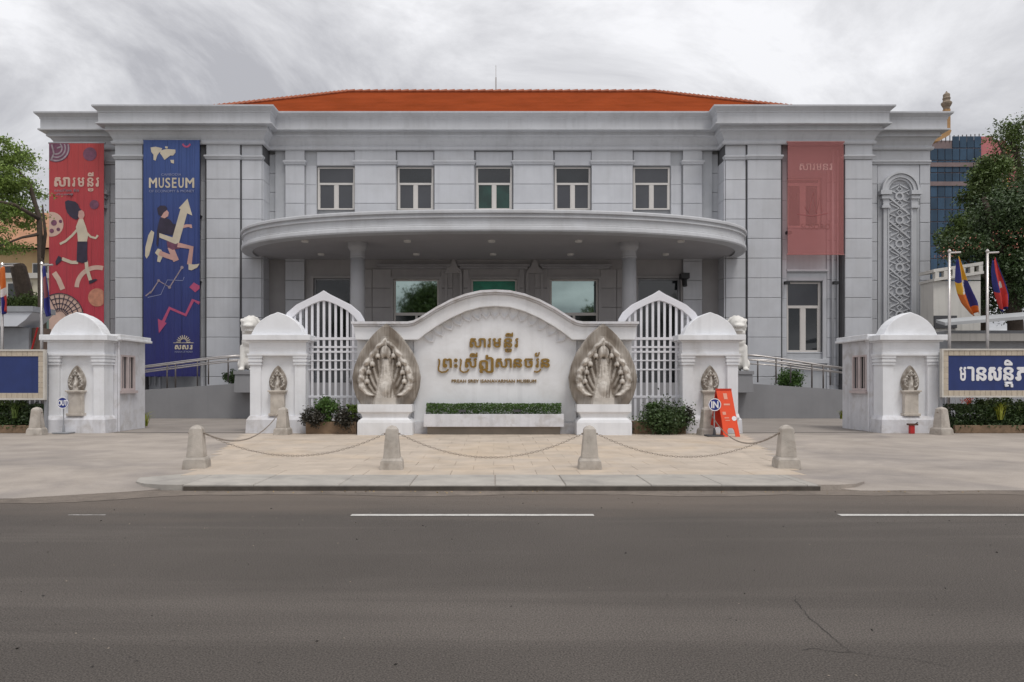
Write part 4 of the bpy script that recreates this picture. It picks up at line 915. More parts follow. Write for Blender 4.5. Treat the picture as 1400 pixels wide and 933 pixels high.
# lotus petals under the arch
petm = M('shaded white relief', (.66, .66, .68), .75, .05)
arc = [(a, y) for a, y in ti[:7]]
def arcpt(t_):
    s_ = 1 if t_ >= 0 else -1; a = abs(t_) * 100; y = np.interp(a, [p[0] for p in arc], [p[1] for p in arc]); y2 = np.interp(a + 1, [p[0] for p in arc], [p[1] for p in arc]); return s_ * a, y, s_ * (y2 - y)
for i in range(-7, 8):
    a, y, sl = arcpt(i * .132); L_ = 15 if abs(i) < 3 else 14; wdp = 7.2
    ang = math.atan(sl); dxn, dyn = -math.sin(ang), math.cos(ang); txn, tyn = math.cos(ang), math.sin(ang)
    pl = []
    for u, v in [(-1, 0), (-.95, .35), (-.6, .7), (0, 1), (.6, .7), (.95, .35), (1, 0)]:
        pl.append((sx(a + txn * u * wdp - (-dxn) * v * L_), Z(y + .6 + tyn * u * wdp + dyn * v * L_, SY)))
    b = MB(); inn = [((p[0] - pl[0][0] / 2 - pl[6][0] / 2) * .80 + (pl[0][0] + pl[6][0]) / 2, (p[1] - pl[0][1] / 2 - pl[6][1] / 2) * .80 + (pl[0][1] + pl[6][1]) / 2) for p in pl]
    b.band(pl, inn, SY - .045 - .006 * (i % 2), SY + .01); b.build('lotus_petal', petm, sw)
# Khmer letters
LY = SY - .005
for tx, a0, a1, q0, q1 in [('សា', 642, 664.3, 462.7, 475.5), ('រ', 666.4, 671.4, 462.7, 475.5), ('ម', 673.3, 685.2, 462.7, 475.5), ('ន', 689, 700.5, 462.7, 475.5), ('ទ', 690, 700, 476.8, 482), ('ី', 690.7, 701.5, 455, 460.5), ('រ', 703.5, 708.6, 462.7, 475.5),
        ('ព', 605.5, 618, 490.3, 503), ('ះ', 620.6, 625.8, 490.3, 503), ('ស', 635.7, 652, 490.3, 503), ('ី', 642, 653, 482.4, 488.4), ('ឦ', 655, 675, 485.5, 510.3), ('សា', 677.5, 699.8, 490.3, 503), ('ន', 701.9, 714, 490.3, 503), ('ច', 716.3, 728.4, 490.3, 503), ('រ', 732, 737, 490.3, 503), ('័', 731, 738, 481.8, 488), ('ន', 739.2, 751.6, 490.3, 503)]:
    pg(tx, a0, a1, q0, q1, LY, .05, gold, sw, 'letter', .032)
for hk in ([(599.5, 491), (601, 493), (600.8, 498), (599.5, 503), (600, 507), (604, 509.3), (610, 508.5), (613, 505)], [(629, 491), (630.6, 493), (630.2, 498), (629, 503), (629.6, 507), (633.5, 509.3), (638.5, 508.5), (641, 505)], [(730, 508), (734, 509), (738, 507), (739, 504.5)]):
    b = MB(); b.ribbon([(X(p[0], LY), Z(p[1], LY)) for p in hk], .045, LY - .05, LY); b.build('letter', gold, sw)
pg('PREAH SREY ISANAVARMAN MUSEUM', 617.5, 733, 519, 523.4, LY, .02, gold, sw, 'caption', .012)
# trough planter
b = MB(); q = MB(); tY = 21.45
tr_ = thing('trough_planter', 'long white trough planter with a clipped hedge at the foot of the sign wall', 'planter', (0, tY + .2, SW))
x0, x1, z0, z1 = X(579, tY), X(771, tY), Z(584, tY), Z(566.5, tY)
b.box(x0, x1, tY, tY + .05, z0, z1); b.box(x0, x1, tY + .4, tY + .45, z0, z1); b.box(x0, x0 + .05, tY + .05, tY + .4, z0, z1); b.box(x1 - .05, x1, tY + .05, tY + .4, z0, z1); b.box(x0 + .05, x1 - .05, tY + .05, tY + .4, z0, z1 - .08); b.build('trough', whited, tr_, bevel=.01)
q.box(x0 + .1, x1 - .1, tY + .12, tY + .4, SW, z0); q.build('footing', M('shadow-toned footing', (.22, .19, .16), .9), tr_)  # dark colour puts the shadow beneath the trough into the footing
pts = np.stack([RNG.uniform(x0 + .06, x1 - .06, 9000), RNG.uniform(tY + .03, tY + .44, 9000), z1 - .03 + RNG.random(9000) ** .7 * .34], 1)
pts[:, 2] += np.array([.03 * mnoise.noise((p[0] * 2.2, p[1] * 3, 0)) for p in pts]); leaf_mesh('hedge', hedge, tr_, pts, .028)
for px in (632, 707):
    b = MB(); b.box(X(px - 5, tY), X(px + 5, tY), tY - .01, tY + .10, z1 + .06, z1 + .13); b.build('spotlight', greyd, tr_)

# ================================================================== NAGA STONES
NY = 21.45
ng = thing('naga_stone', 'x', 'carved stone', (0, NY + .3, SW), 'carved serpent stones beside the sign wall')
z0 = Z(553.5, NY)
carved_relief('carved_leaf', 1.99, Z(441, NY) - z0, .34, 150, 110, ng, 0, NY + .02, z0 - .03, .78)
b = MB()
for (w0, w1, y0, y1) in [(.79, .79, 553, 563), (.79, .70, 563, 566), (.70, .66, 566, 571), (.66, .74, 571, 574), (.76, .80, 574, 578), (.80, .80, 578, 596)]:
    b.frustum(0, NY + .22, max(Z(y1, NY), SW - .01), Z(y0, NY), w1, w1 * .52, w0, w0 * .52)
b.build('pedestal', white, ng)
for i, (px, lb) in enumerate([(527.5, 'tall leaf-shaped stone carved with a seven-headed serpent, left of the gold letters'), (825, 'tall leaf-shaped stone carved with a seven-headed serpent, right of the gold letters')]):
    o = ng if i == 0 else copy_tree(ng); o.location = (X(px, NY), NY + .3, SW); W[o] = Vector(o.location); o['label'] = lb

# ================================================================== ARCHED GATES
GTY = 22.75
def gate(pc, label):
    g = thing('arched_gate', label, 'gate', (X(pc, GTY), GTY, SW), 'white arched side gates')
    gx_ = lambda a: X(pc + a, GTY); zz = lambda y: Z(y, GTY)
    ou = [(-57, 445), (-55, 437), (-49.5, 427.6), (-37, 417), (-19, 408), (-8, 402.5), (-2, 398.8), (0, 397.5), (2, 398.8), (8, 402.5), (19, 408), (37, 417), (49.5, 427.6), (55, 437), (57, 445)]
    inn = [(-49, 448), (-47, 441), (-42, 434), (-32, 425), (-17, 417), (-7, 413), (-2, 411.8), (0, 411.5), (2, 411.8), (7, 413), (17, 417), (32, 425), (42, 434), (47, 441), (49, 448)]
    b = MB(); b.band([(gx_(a), zz(y)) for a, y in ou], [(gx_(a), zz(y)) for a, y in inn], GTY - .07, GTY + .07)
    b.box(gx_(-57), gx_(-49), GTY - .06, GTY + .06, SW, zz(445.5)); b.box(gx_(49), gx_(57), GTY - .06, GTY + .06, SW, zz(445.5)); b.build('frame', gatem, g, bevel=.012)
    for k in range(-6, 7):
        a = k * 8.0
        if abs(a) > 47: continue
        yt = np.interp(a, [p[0] for p in inn], [p[1] for p in inn]) - 1
        b = MB(); b.box(gx_(a - 1.6), gx_(a + 1.6), GTY - .02, GTY + .02, SW + .1, zz(yt)); b.build('bar', gatem, g)
    for y0, y1 in [(461.5, 465), (473.5, 476), (480, 482.5), (492.3, 494), (504.5, 506.5), (541, 544), (574, 580)]:
        b = MB(); b.box(gx_(-49), gx_(49), GTY - .035, GTY + .035, zz(y1), zz(y0)); b.build('rail', gatem, g)
    return g
gate(443, 'white steel gate with a pointed arch, left of the sign wall')
gate(900.5, 'white steel gate with a pointed arch, right of the sign wall')

# ================================================================== LIONS
LNY = 31.2
def lion(s, label):
    cx = s * 10.42; z0 = 2.1
    o = thing('lion_statue', label, 'lion statue', (cx, LNY, 1.5), 'seated white guardian lions')
    k = 1.0; q = -s * .06
    balls = [(cx, LNY + .18, z0 + .45, .38, .42, .42), (cx, LNY + .0, z0 + .95, .34, .33, .52), (cx + q, LNY - .12, z0 + 1.25, .35, .30, .30),
             (cx + q, LNY - .15, z0 + 1.62, .33, .30, .20), (cx + q * 1.5, LNY - .20, z0 + 1.98, .38, .34, .36), (cx + q * 2, LNY - .48, z0 + 1.90, .22, .18, .11), (cx + q * 2, LNY - .42, z0 + 1.70, .19, .15, .07),
             (cx - .16 + q, LNY - .44, z0 + 2.10, .07, .07, .07), (cx + .14 + q, LNY - .44, z0 + 2.10, .07, .07, .07), (cx - .30, LNY - .10, z0 + 2.16, .07, .06, .09), (cx + .30, LNY - .10, z0 + 2.16, .07, .06, .09),
             ((cx - .20, LNY - .16, z0 + 1.1), (cx - .23, LNY - .26, z0 + .08), .15, .10), ((cx + .20, LNY - .16, z0 + 1.1), (cx + .23, LNY - .26, z0 + .08), .15, .10),
             (cx - .23, LNY - .36, z0 + .07, .13, .20, .08), (cx + .23, LNY - .36, z0 + .07, .13, .20, .08), (cx - .34, LNY + .05, z0 + .28, .17, .32, .27), (cx + .34, LNY + .05, z0 + .28, .17, .32, .27),
             ((cx, LNY + .5, z0 + .3), (cx, LNY + .42, z0 + 1.5), .08, .06)]
    for i in range(14):
        a = math.pi * 2 * i / 14; balls.append((cx + q * 1.4 + .36 * math.cos(a), LNY - .02, z0 + 1.93 + .36 * math.sin(a), .11, .12, .11))
    remesh('body', balls, .035, lionm, o, 3)
    b = MB(); b.box(cx - .5, cx + .5, LNY - .55, LNY + .62, z0 - .14, z0 + .01); b.frustum(cx, LNY + .03, 1.2, z0 - .14, .48, .58, .44, .54); b.build('pedestal', rampm, o, bevel=.01)
lion(-1, 'white stone lion statue peeking out left of the second pillar'); lion(1, 'white stone lion statue peeking out behind the pillar with the orange sign')

# ================================================================== RAILINGS ON THE RAMP
def railing(pts, posts, label, Y, hr=.028):
    """pts (px,py) of the top rail; posts (px, base py)"""
    W3 = [(X(a, Y), Y, Z(c, Y)) for a, c in pts]
    o = thing('handrail', label, 'handrail', (W3[0][0], Y, 1.2), 'steel handrails along the entrance ramps')
    b = MB(); b.tube(W3, hr * 1.3, 8); b.build('top_rail', steel, o, True)
    b = MB(); b.tube([(p[0], p[1], p[2] - .2) for p in W3], hr, 8); b.build('mid_rail', steel, o, True)
    for a, c in posts:
        x_ = X(a, Y); zt = float(np.interp(a, [p[0] for p in sorted(pts)], [Z(p[1], Y) for p in sorted(pts)]))
        b = MB(); b.tube([(x_, Y, Z(c, Y)), (x_, Y, zt)], .034, 8); b.build('post', postm, o, True)
railing([(1008, 484.5), (1040, 487), (1080, 492.5), (1120, 499), (1160, 504)], [(1012, 520), (1061, 525), (1110, 531), (1125.5, 533)], 'steel handrail running along the front edge of the right ramp', 31.62)
railing([(1012, 491), (1050, 493), (1100, 499), (1160, 505)], [(1036, 523), (1081, 524), (1135, 527)], 'steel handrail further back on the right ramp', 33.2)
railing([(196, 503), (240, 497.5), (285, 491.5), (320, 488), (340, 487)], [(228.5, 534), (240, 532), (285, 526), (330, 521)], 'steel handrail running along the front edge of the left ramp', 31.62)
railing([(196, 501), (250, 494), (300, 488), (340, 485.5)], [(270, 528), (312, 523)], 'steel handrail further back on the left ramp', 33.2)

# ================================================================== PLANTS
def shrub(name, label, cat, px, py0, py1, wpx, Y, mat, n, size, group=None, stem=True, depth=None):
    x_, z0, z1 = X(px, Y), Z(py0, Y), Z(py1, Y); r_ = wpx * Y / 2000
    o = thing(name, label, cat, (x_, Y, z0), group)
    pts = clusters((x_, Y, (z0 + z1) / 2), (r_ * .9, depth or r_ * .8, (z1 - z0) * .42), max(6, n // 60), 60, r_ * .33, .3)
    leaf_mesh('foliage', mat, o, pts, size)
    if stem:
        b = MB()
        for i in range(5):
            a = i * 1.3; b.tube([(x_ + .03 * math.cos(a), Y + .03 * math.sin(a), z0 - .02), (x_ + r_ * .5 * math.cos(a), Y + r_ * .4 * math.sin(a), (z0 + z1) / 2)], [.015, .008], 5)
        b.build('stem', bark, o)
    return o
shrub('bush', 'round green bush behind the right ramp railing', 'bush', 1080, 531, 504, 40, 33.9, hedge, 2600, .05)
shrub('bush', 'small dark bush behind the left ramp railing', 'bush', 316, 524, 503, 24, 33.9, leafd, 1400, .05)
# planters in front of the gates
def trough(px0, px1, y0, y1, Y, label, dp=.55):
    o = thing('planter', label, 'planter', (X((px0 + px1) / 2, Y), Y + dp / 2, SW))
    b = MB(); x0, x1, z0, z1 = X(px0, Y), X(px1, Y), SW - .005, Z(y0, Y); b.box(x0, x1, Y, Y + .06, z0, z1); b.box(x0, x1, Y + dp - .06, Y + dp, z0, z1); b.box(x0, x0 + .06, Y + .06, Y + dp - .06, z0, z1); b.box(x1 - .06, x1, Y + .06, Y + dp - .06, z0, z1); b.build('box', soil, o, bevel=.01)
    b = MB(); b.box(x0 + .06, x1 - .06, Y + .06, Y + dp - .06, z0, z1 - .04); b.build('soil', M('dark soil', (.05, .035, .025), .95) if 'dark soil' not in MATS else MATS['dark soil'], o)
    return o
trough(418, 487, 577, 591, 21.75, 'brown trough planter in front of the left gate'); trough(868, 938, 577, 591, 21.75, 'brown trough planter in front of the right gate')
shrub('shrub', 'dark purple-leaved shrub at the left end of the left gate planter', 'shrub', 428, 584, 557, 40, 21.85, leafp, 2600, .04)
shrub('shrub', 'bright green shrub in the middle of the left gate planter', 'shrub', 448, 582, 541, 36, 22.0, hedge, 3000, .04)
shrub('shrub', 'dark shrub at the right end of the left gate planter by the carved stone', 'shrub', 472, 588, 559, 40, 21.85, leafp, 2600, .04)
shrub('shrub', 'yellowish small shrub behind the right end of the left gate planter', 'shrub', 480, 580, 550, 18, 22.1, leafb, 900, .035)
shrub('shrub', 'wide dark green shrub filling the right gate planter', 'shrub', 910, 592, 554, 74, 21.8, leafd, 6000, .045, depth=.4)
shrub('shrub', 'dark purple shrub at the right end of the right gate planter', 'shrub', 932, 586, 558, 34, 21.9, leafp, 2000, .04)
shrub('shrub', 'green sprig at the left end of the right gate planter', 'shrub', 896, 566, 548, 24, 22.0, hedge, 900, .04)
def blades(label, px, py0, py1, Y, n=40, mat=leafy, cat='plant'):
    x_, z0 = X(px, Y), Z(py0, Y); h = Z(py1, Y) - z0; b = MB()
    for i in range(n):
        a = RNG.uniform(0, 2 * math.pi); sp = RNG.uniform(.1, .55) * h; hh = h * RNG.uniform(.6, 1.05); p0 = Vector((x_ + RNG.normal() * .03, Y + RNG.normal() * .03, z0)); pm = p0 + Vector((math.cos(a) * sp * .4, math.sin(a) * sp * .4, hh * .75)); p1 = p0 + Vector((math.cos(a) * sp * 1.2, math.sin(a) * sp * 1.2, hh * .9)); sd = Vector((-math.sin(a), math.cos(a), 0)) * .012
        b.add([p0 - sd, p0 + sd, pm + sd * 1.3, pm - sd * 1.3, p1], [(0, 1, 2, 3), (3, 2, 4)])
    o = b.build('leafy_tuft', mat); return tag(o, label, cat)
blades('yellow-green tuft growing at the corner of the left guard booth', 199, 583, 560, 24.9, 40)
blades('yellow-green tuft growing at the corner of the right guard booth', 1151, 573, 559, 25.2, 30)

# hedges below the blue boards
def hedge_bed(x0p, x1p, label, seed):
    Y = 22.5; o = thing('hedge_bed', label, 'hedge', (X((x0p + x1p) / 2, Y), Y, SW)); x0, x1 = X(x0p, Y), X(x1p, Y)
    b = MB(); b.box(x0, x1, Y - .28, Y - .18, SW, Z(581, Y)); b.box(x0, x1, Y + .5, Y + .6, SW, Z(581, Y)); b.build('bed_edge', soil, o, bevel=.01)
    n = int(4200 * (x1 - x0)); zt = Z(553, Y)
    p = np.stack([RNG.uniform(x0, x1, n), RNG.uniform(Y - .30, Y + .55, n), RNG.uniform(Z(588, Y), zt, n)], 1); keep = np.array([mnoise.noise((q[0] * 1.6, q[1] * 2, q[2] * 2.5 + seed)) > -.25 for q in p])
    leaf_mesh('foliage', leafd, o, p[keep], .045)
    p2 = clusters(((x0 + x1) / 2, Y, zt), ((x1 - x0) / 2, .35, .16), int(26 * (x1 - x0)), 40, .11, .0); p2 = p2[(p2[:, 0] > x0) & (p2[:, 0] < x1)]; leaf_mesh('sunlit_foliage', leafm, o, p2, .045)
    return o
hedge_bed(-180, 62, 'dark clipped hedge bed under the left blank blue board', 0); hedge_bed(1298, 1560, 'dark clipped hedge bed with flowers under the blue board with Khmer letters', 5)
blades('spiky yellow-green plant on the hedge below the lettered blue board', 1368, 574, 547, 22.2, 60)
blades('spiky green plant on the hedge below the blank blue board', 20, 572, 547, 22.2, 50, leafm)
pts = clusters((X(1319, 22.2), 22.15, Z(548, 22.2)), (.22, .1, .08), 8, 16, .06, 0); o = leaf_mesh('flower_cluster', flowr, None, pts, .03); tag(o, 'small red flowers at the left end of the hedge under the lettered board', 'flowers')

# ================================================================== BLUE BOARDS
def board(x0, x1, y0, y1, Y, label, letters):
    o = thing('sign_board', label, 'sign board', (X((x0 + x1) / 2, Y), Y, SW))
    a0, a1, c0, c1 = X(x0, Y), X(x1, Y), Z(y1, Y), Z(y0, Y); e_ = .10
    b = MB(); b.box(a0, a1, Y, Y + .12, c0, c0 + .05); b.box(a0, a1, Y, Y + .12, c1 - .05, c1); b.box(a0, a0 + .05, Y, Y + .12, c0 + .05, c1 - .05); b.box(a1 - .05, a1, Y, Y + .12, c0 + .05, c1 - .05); b.build('frame', M('cream white frame', (.58, .55, .50), .6) if 'cream white frame' not in MATS else MATS['cream white frame'], o)
    # border tiles
    bw = .155; n_ = int((a1 - a0 - .1) / .155); st = (a1 - a0 - .1) / n_
    for i in range(n_):
        xx = a0 + .05 + i * st
        for zz in (c0 + .05, c1 - .05 - bw): piece('border_tile', xx + .003, xx + st - .003, Y + .02, Y + .08, zz, zz + bw, boardcream, o, 'y', .005)
    m_ = int((c1 - c0 - .1 - 2 * bw) / .155); s2 = (c1 - c0 - .1 - 2 * bw) / m_
    for i in range(m_):
        zz = c0 + .05 + bw + i * s2
        for xx in (a0 + .05, a1 - .05 - bw): piece('border_tile', xx, xx + bw, Y + .02, Y + .08, zz + .003, zz + s2 - .003, boardcream, o, 'y', .005)
    b = MB(); b.box(a0 + .05 + bw, a1 - .05 - bw, Y + .04, Y + .08, c0 + .05 + bw, c1 - .05 - bw); b.build('face', boardblue, o)
    for xx in (a0 + .06, a1 - .06, (a0 + a1) / 2): b = MB(); b.box(xx - .04, xx + .04, Y + .13, Y + .21, SW, c1 - .1); b.build('post', greym, o)
    for tx, p0, p1, q0, q1 in letters: pg(tx, p0, p1, q0, q1, Y + .04, .012, lettw, o, 'letter', .05)
board(-190, 61, 478, 547, 22.0, 'blue board with cream border and nothing written on the part in view', [])
board(1288, 1545, 477, 543.5, 22.0, 'blue board with cream border and white Khmer letters', [('ម', 1311.4, 1320.5, 502, 521), ('ា', 1322, 1331.8, 501.5, 521), ('ន', 1334.3, 1348.6, 502, 521), ('ស', 1350.7, 1369.5, 502, 521), ('ន', 1371.4, 1385.6, 502, 520.6), ('ត', 1373, 1384, 522, 529.8), ('ិ', 1372.6, 1384, 492, 500), ('ភា', 1387.5, 1415, 502, 521), ('ព', 1418, 1432, 502, 521)])

# ================================================================== FLAG POLES AND FLAGS
def flagpole(px, ytop, Y, label, arm=1):
    o = thing('flagpole', label, 'flagpole', (X(px, Y), Y, SW), 'steel flagpoles behind the blue boards'); x_ = X(px, Y); zt = Z(ytop, Y)
    b = MB(); b.tube([(x_, Y, SW), (x_, Y, zt - .02)], [.055, .04], 10); b.build('pole', steel, o, True)
    b = MB(); b.tube([(x_, Y, zt - .05), (x_ + arm * .36, Y, zt - .03)], .03, 8); b.lathe(x_, Y, [(.04, zt - .04), (.06, zt), (.03, zt + .06), (.005, zt + .08)], 10); b.build('arm', steel, o)
def flag(name, label, Y, pts, mats, colf, nu=14, nv=24):
    """pts: left and right edge (px) polylines top to bottom; cloth gathers in folds"""
    b = MB(); ys = [p[0] for p in pts]
    for i in range(nv + 1):
        v = i / nv; yy = ys[0] + (ys[-1] - ys[0]) * v; l_ = np.interp(yy, ys, [p[1] for p in pts]); r_ = np.interp(yy, ys, [p[2] for p in pts])
        for j in range(nu + 1):
            u = j / nu; b.v.append((X(l_ + (r_ - l_) * u, Y), Y + .07 * math.sin(u * 9 + v * 3) * (.4 + v), Z(yy + 2.5 * math.sin(u * 6), Y)))
    for i in range(nv):
        for j in range(nu): b.f.append((i * (nu + 1) + j, (i + 1) * (nu + 1) + j, (i + 1) * (nu + 1) + j + 1, i * (nu + 1) + j + 1)); b.mi.append(colf(j / nu, i / nv))
    o = b.build(name, mats, None, True)
    sd = o.modifiers.new('t', 'SOLIDIFY'); sd.thickness = .006
    return tag(o, label, 'flag')
fb, fr_, fy, fo, fwh = M('flag blue', (.02, .022, .16), .7, .15, 3), M('flag red', (.50, .035, .03), .7, .15, 3), M('flag yellow', (.62, .33, .02), .7, .1, 3), M('flag orange', (.52, .12, .015), .7, .1, 3), M('flag white', (.60, .56, .55), .7, .05, 3)
flagpole(1298, 344, 23.6, 'steel flagpole with a yellow and orange striped flag, left end of the lettered board')
flagpole(1350, 344, 23.6, 'steel flagpole with a red and blue flag above the lettered board')
flagpole(3, 362, 23.6, 'steel flagpole at the left edge of the picture'); flagpole(57, 361, 23.6, 'steel flagpole just left of the leftmost gate pillar', 1)
flag('buddhist_flag', 'drooping flag with blue, yellow, white and orange stripes', 23.55, [(353, 1308, 1312), (368, 1307, 1317), (386, 1307, 1322), (400, 1310, 1328), (415, 1316, 1335), (430, 1328, 1337)], [fb, fy, fr_, fwh, fo], lambda u, v: (0 if u < .45 else 1) if v < .4 else ((3 if abs(u - .5 + (v - .5)) < .14 else (1 if u < .45 else 0)) if v < .62 else (4 if u < .55 or v > .85 else 0)))
flag('national_flag', 'drooping red and blue flag above the lettered blue board', 23.55, [(354, 1357, 1362), (370, 1356, 1367), (388, 1358, 1373), (405, 1362, 1377), (425, 1368, 1376)], [fb, fr_, fwh], lambda u, v: 0 if (u < .30 and v < .6) or u > .90 or v > .93 else (2 if .42 < v < .56 and .4 < u < .72 else 1))
flag('national_flag', 'drooping red, white and blue flag at the left edge of the picture', 23.55, [(367, -3, 6), (385, -2, 8), (400, 0, 9), (415, 2, 10), (428, 4, 9)], [fb, fr_, fwh, fo], lambda u, v: 3 if v < .45 else (2 if v < .62 else (0 if u < .5 else 1)))
flag('dark_flag', 'drooping dark blue flag with a dull red patch left of the red banner', 23.55, [(366, 57.5, 61), (385, 58, 64), (405, 59, 68), (420, 60, 70), (431, 64, 70)], [fb, M('flag dusty red', (.25, .08, .09), .7, .2, 3)], lambda u, v: 1 if .35 < u < .7 and .2 < v < .62 else 0)

# ================================================================== BOLLARDS AND CHAINS
bo = thing('bollard', 'x', 'bollard', (0, 0, SW), 'stone bollards of the forecourt')
b = MB(); b.frustum(0, 0, SW - .005, SW + .15, .205, .22, .190, .205, .06); b.frustum(0, 0, SW + .15, SW + .20, .190, .205, .160, .172, .08); b.build('base', stoneb, bo, bevel=.008)
b = MB(); b.frustum(0, 0, SW + .2, SW + .70, .148, .160, .106, .112, .10); b.frustum(0, 0, SW + .70, SW + .745, .106, .112, .070, .075, .15); b.frustum(0, 0, SW + .745, SW + .77, .070, .075, .012, .012, .15); b.build('shaft', stoneb, bo, bevel=.008)
for s in (-1, 1): b = MB(); b.tube([(s * .10, 0, SW + .62), (s * .145, 0, SW + .62)], .018, 6); b.build('eye_bolt', chainm, bo)
BP = [(266, 643.5, 'stone bollard nearest the round concrete patch at the left kerb end', 0), (535, 645, 'stone bollard at the kerb in front of the left carved stone', 0), (807, 645, 'stone bollard at the kerb in front of the right carved stone', 0), (1078, 643.5, 'stone bollard at the right end of the kerb', 0),
      (47.5, 598, 'pale bollard beside the blank blue board and OUT sign', 0), (385.5, 598, 'pale bollard against the second pillar, left of the planter', 0), (967, 598.5, 'pale bollard behind the round IN sign', 0), (1290, 597.5, 'pale bollard beside the lettered blue board', 0)]
BPOS = []
for i, (px, py, lb, _) in enumerate(BP):
    Y = (1.6 - SW) * 1000 / (py - 3 - 524) + .0; o = bo if i == 0 else copy_tree(bo)
    o.location = (X(px, Y), Y + .1, SW); o['label'] = lb; o.rotation_euler.z = R([8, 4, -3, -6, 10, -4, 5, 12][i]); BPOS.append(Vector(o.location))
    if i >= 4: o.scale = (1.08, 1.08, 1.06)
def chain(p, q, sag, label):
    n_ = int((q - p).length / .045); b = MB(); P_ = []
    for i in range(n_ + 1):
        t_ = i / n_; z_ = p.z + (q.z - p.z) * t_ - sag * 4 * t_ * (1 - t_); P_.append(Vector((p.x + (q.x - p.x) * t_, p.y + (q.y - p.y) * t_, z_)))
    for i in range(n_):
        c_ = (P_[i] + P_[i + 1]) / 2; d_ = (P_[i + 1] - P_[i]).normalized(); e_ = d_.cross(Vector((0, 0, 1))).normalized(); f_ = e_.cross(d_)
        if i % 2: e_ = f_
        pts = [c_ + d_ * .034 * math.cos(a) + e_ * .016 * math.sin(a) for a in [math.pi * 2 * k / 6 for k in range(7)]]; b.tube(pts, .0036, 4, False)
    return tag(b.build('chain', chainm), label, 'chain', 'sagging chains between bollards')
def ey(i, s): return BPOS[i] + Vector((s * .135, 0, .62))
chain(ey(0, 1), ey(1, -1), .40, 'thin chain sagging between the two left kerb bollards'); chain(ey(1, 1), ey(2, -1), .42, 'thin chain sagging between the two middle kerb bollards'); chain(ey(2, 1), ey(3, -1), .42, 'thin chain sagging between the two right kerb bollards')
chain(ey(0, 1), ey(5, -1), .40, 'chain running back from the left kerb bollard to the second pillar'); chain(ey(3, -1), ey(6, 1), .46, 'chain running back from the right kerb bollard past the orange sign')

# ================================================================== SMALL SIGNS
def round_sign(px, py, ybase, text, label, r=.215):
    Y = (1.6 - SW) * 1000 / (ybase - 524); x_ = X(px, Y); zc = Z(py, Y); o = thing('round_sign', label, 'sign', (x_, Y, SW), 'round blue driveway signs on stands')
    b = MB(); b.lathe(0, 0, [(r, 0), (r, .02)], 32); b.v = [(x_ + p[0], Y - .03 - p[2], zc + p[1]) for p in b.v]; b.build('disc', signblue, o)
    A = [(x_ + r * math.cos(2 * math.pi * i / 32), zc + r * math.sin(2 * math.pi * i / 32)) for i in range(33)]; B = [(x_ + r * .87 * math.cos(2 * math.pi * i / 32), zc + r * .87 * math.sin(2 * math.pi * i / 32)) for i in range(33)]
    b = MB(); b.band(A, B, Y - .056, Y - .045); b.build('rim', lettw, o)
    h_ = .10 if text == 'IN' else .085; hw_ = .105 if text == 'IN' else .145; glyph(text, x_ - hw_, x_ + hw_, zc - h_, zc + h_, Y - .056, Y - .048, lettw, o, 'letter', .035)
    b = MB(); b.tube([(x_, Y, SW + .03), (x_, Y, zc)], .018, 8); b.build('post', greym, o)
    b = MB(); b.box(x_ - .24, x_ + .24, Y - .2, Y + .2, SW + .006, SW + .045); b.frustum(x_, Y, SW + .045, SW + .25, .035, .035, .02, .02); b.build('base', greym if text == 'OUT' else greyd, o, bevel=.008)
round_sign(87, 551, 593, 'OUT', 'round blue OUT sign on a thin post by the leftmost pillar', .175); round_sign(976.5, 553.5, 597, 'IN', 'round blue IN sign on a short stand by the orange folding sign', .18)
# orange folding sign
AY = 20.9; a_ = thing('folding_sign', 'orange plastic folding floor sign with white print', 'folding sign', (X(990, AY), AY, SW))
k = AY / 1000
def leaning(pts, y_top, y_bot, th, mat, name, sh=0):
    zt, zb = Z(533, AY), SW; b = MB(); n_ = len(pts); vs = []
    for dy_ in (0, th):
        for p in pts:
            z_ = Z(p[1], AY) if p[1] < 597 else SW + .004; t_ = (zt - z_) / (zt - zb); vs.append((X(p[0] + sh * t_, AY), y_top + (y_bot - y_top) * t_ + dy_, z_))
    b.add(vs, [tuple(range(n_)), tuple(range(n_, 2 * n_))[::-1]] + [(i, n_ + i, n_ + (i + 1) % n_, (i + 1) % n_) for i in range(n_)]); return b.build(name, mat, a_, bevel=.006)
leaning([(979, 533), (1000, 533), (1003, 560), (1007.5, 597), (1001.5, 597), (1000, 588), (998, 585), (992.5, 585), (991, 588), (991.5, 597), (985, 597), (984, 575), (981, 550)], AY, AY - .28, .03, orange, 'front_panel')
leaning([(979, 533), (1000, 533), (1003, 560), (1007.5, 597), (1001.5, 597), (1000, 588), (998, 585), (992.5, 585), (991, 588), (991.5, 597), (985, 597), (984, 575), (981, 550)], AY + .04, AY + .38, .03, orange_d, 'rear_panel', -11)
b = MB(); b.box(X(979, AY), X(1000, AY), AY - .01, AY + .08, Z(534.5, AY), Z(531.5, AY)); b.build('hinge', orange_d, a_)
def onpan(px, py): zt, zb = Z(533, AY), SW; z_ = Z(py, AY); t_ = (zt - z_) / (zt - zb); return (X(px, AY), AY - .28 * t_ - .006, z_)
def panprint(polys, mat, nm='print'):
    for pl in polys: b = MB(); P_ = [onpan(*p) for p in pl]; b.add(P_, [tuple(range(len(P_)))]); b.build(nm, mat, a_)
panprint([[(988, 538), (993, 538), (994, 546), (989, 546)], [(988, 552), (996.5, 552), (996.5, 554.2), (988, 554.2)], [(985.5, 563), (990, 563), (990.5, 567), (986, 567)], [(988, 570.5), (994, 570.5), (994, 571.8), (988, 571.8)], [(989, 574), (995, 574), (995, 575), (989, 575)]], M('worn white print', (.75, .35, .25), .5))
panprint([disc(1001, 572, 3.2, 14)], lettw, 'sticker')
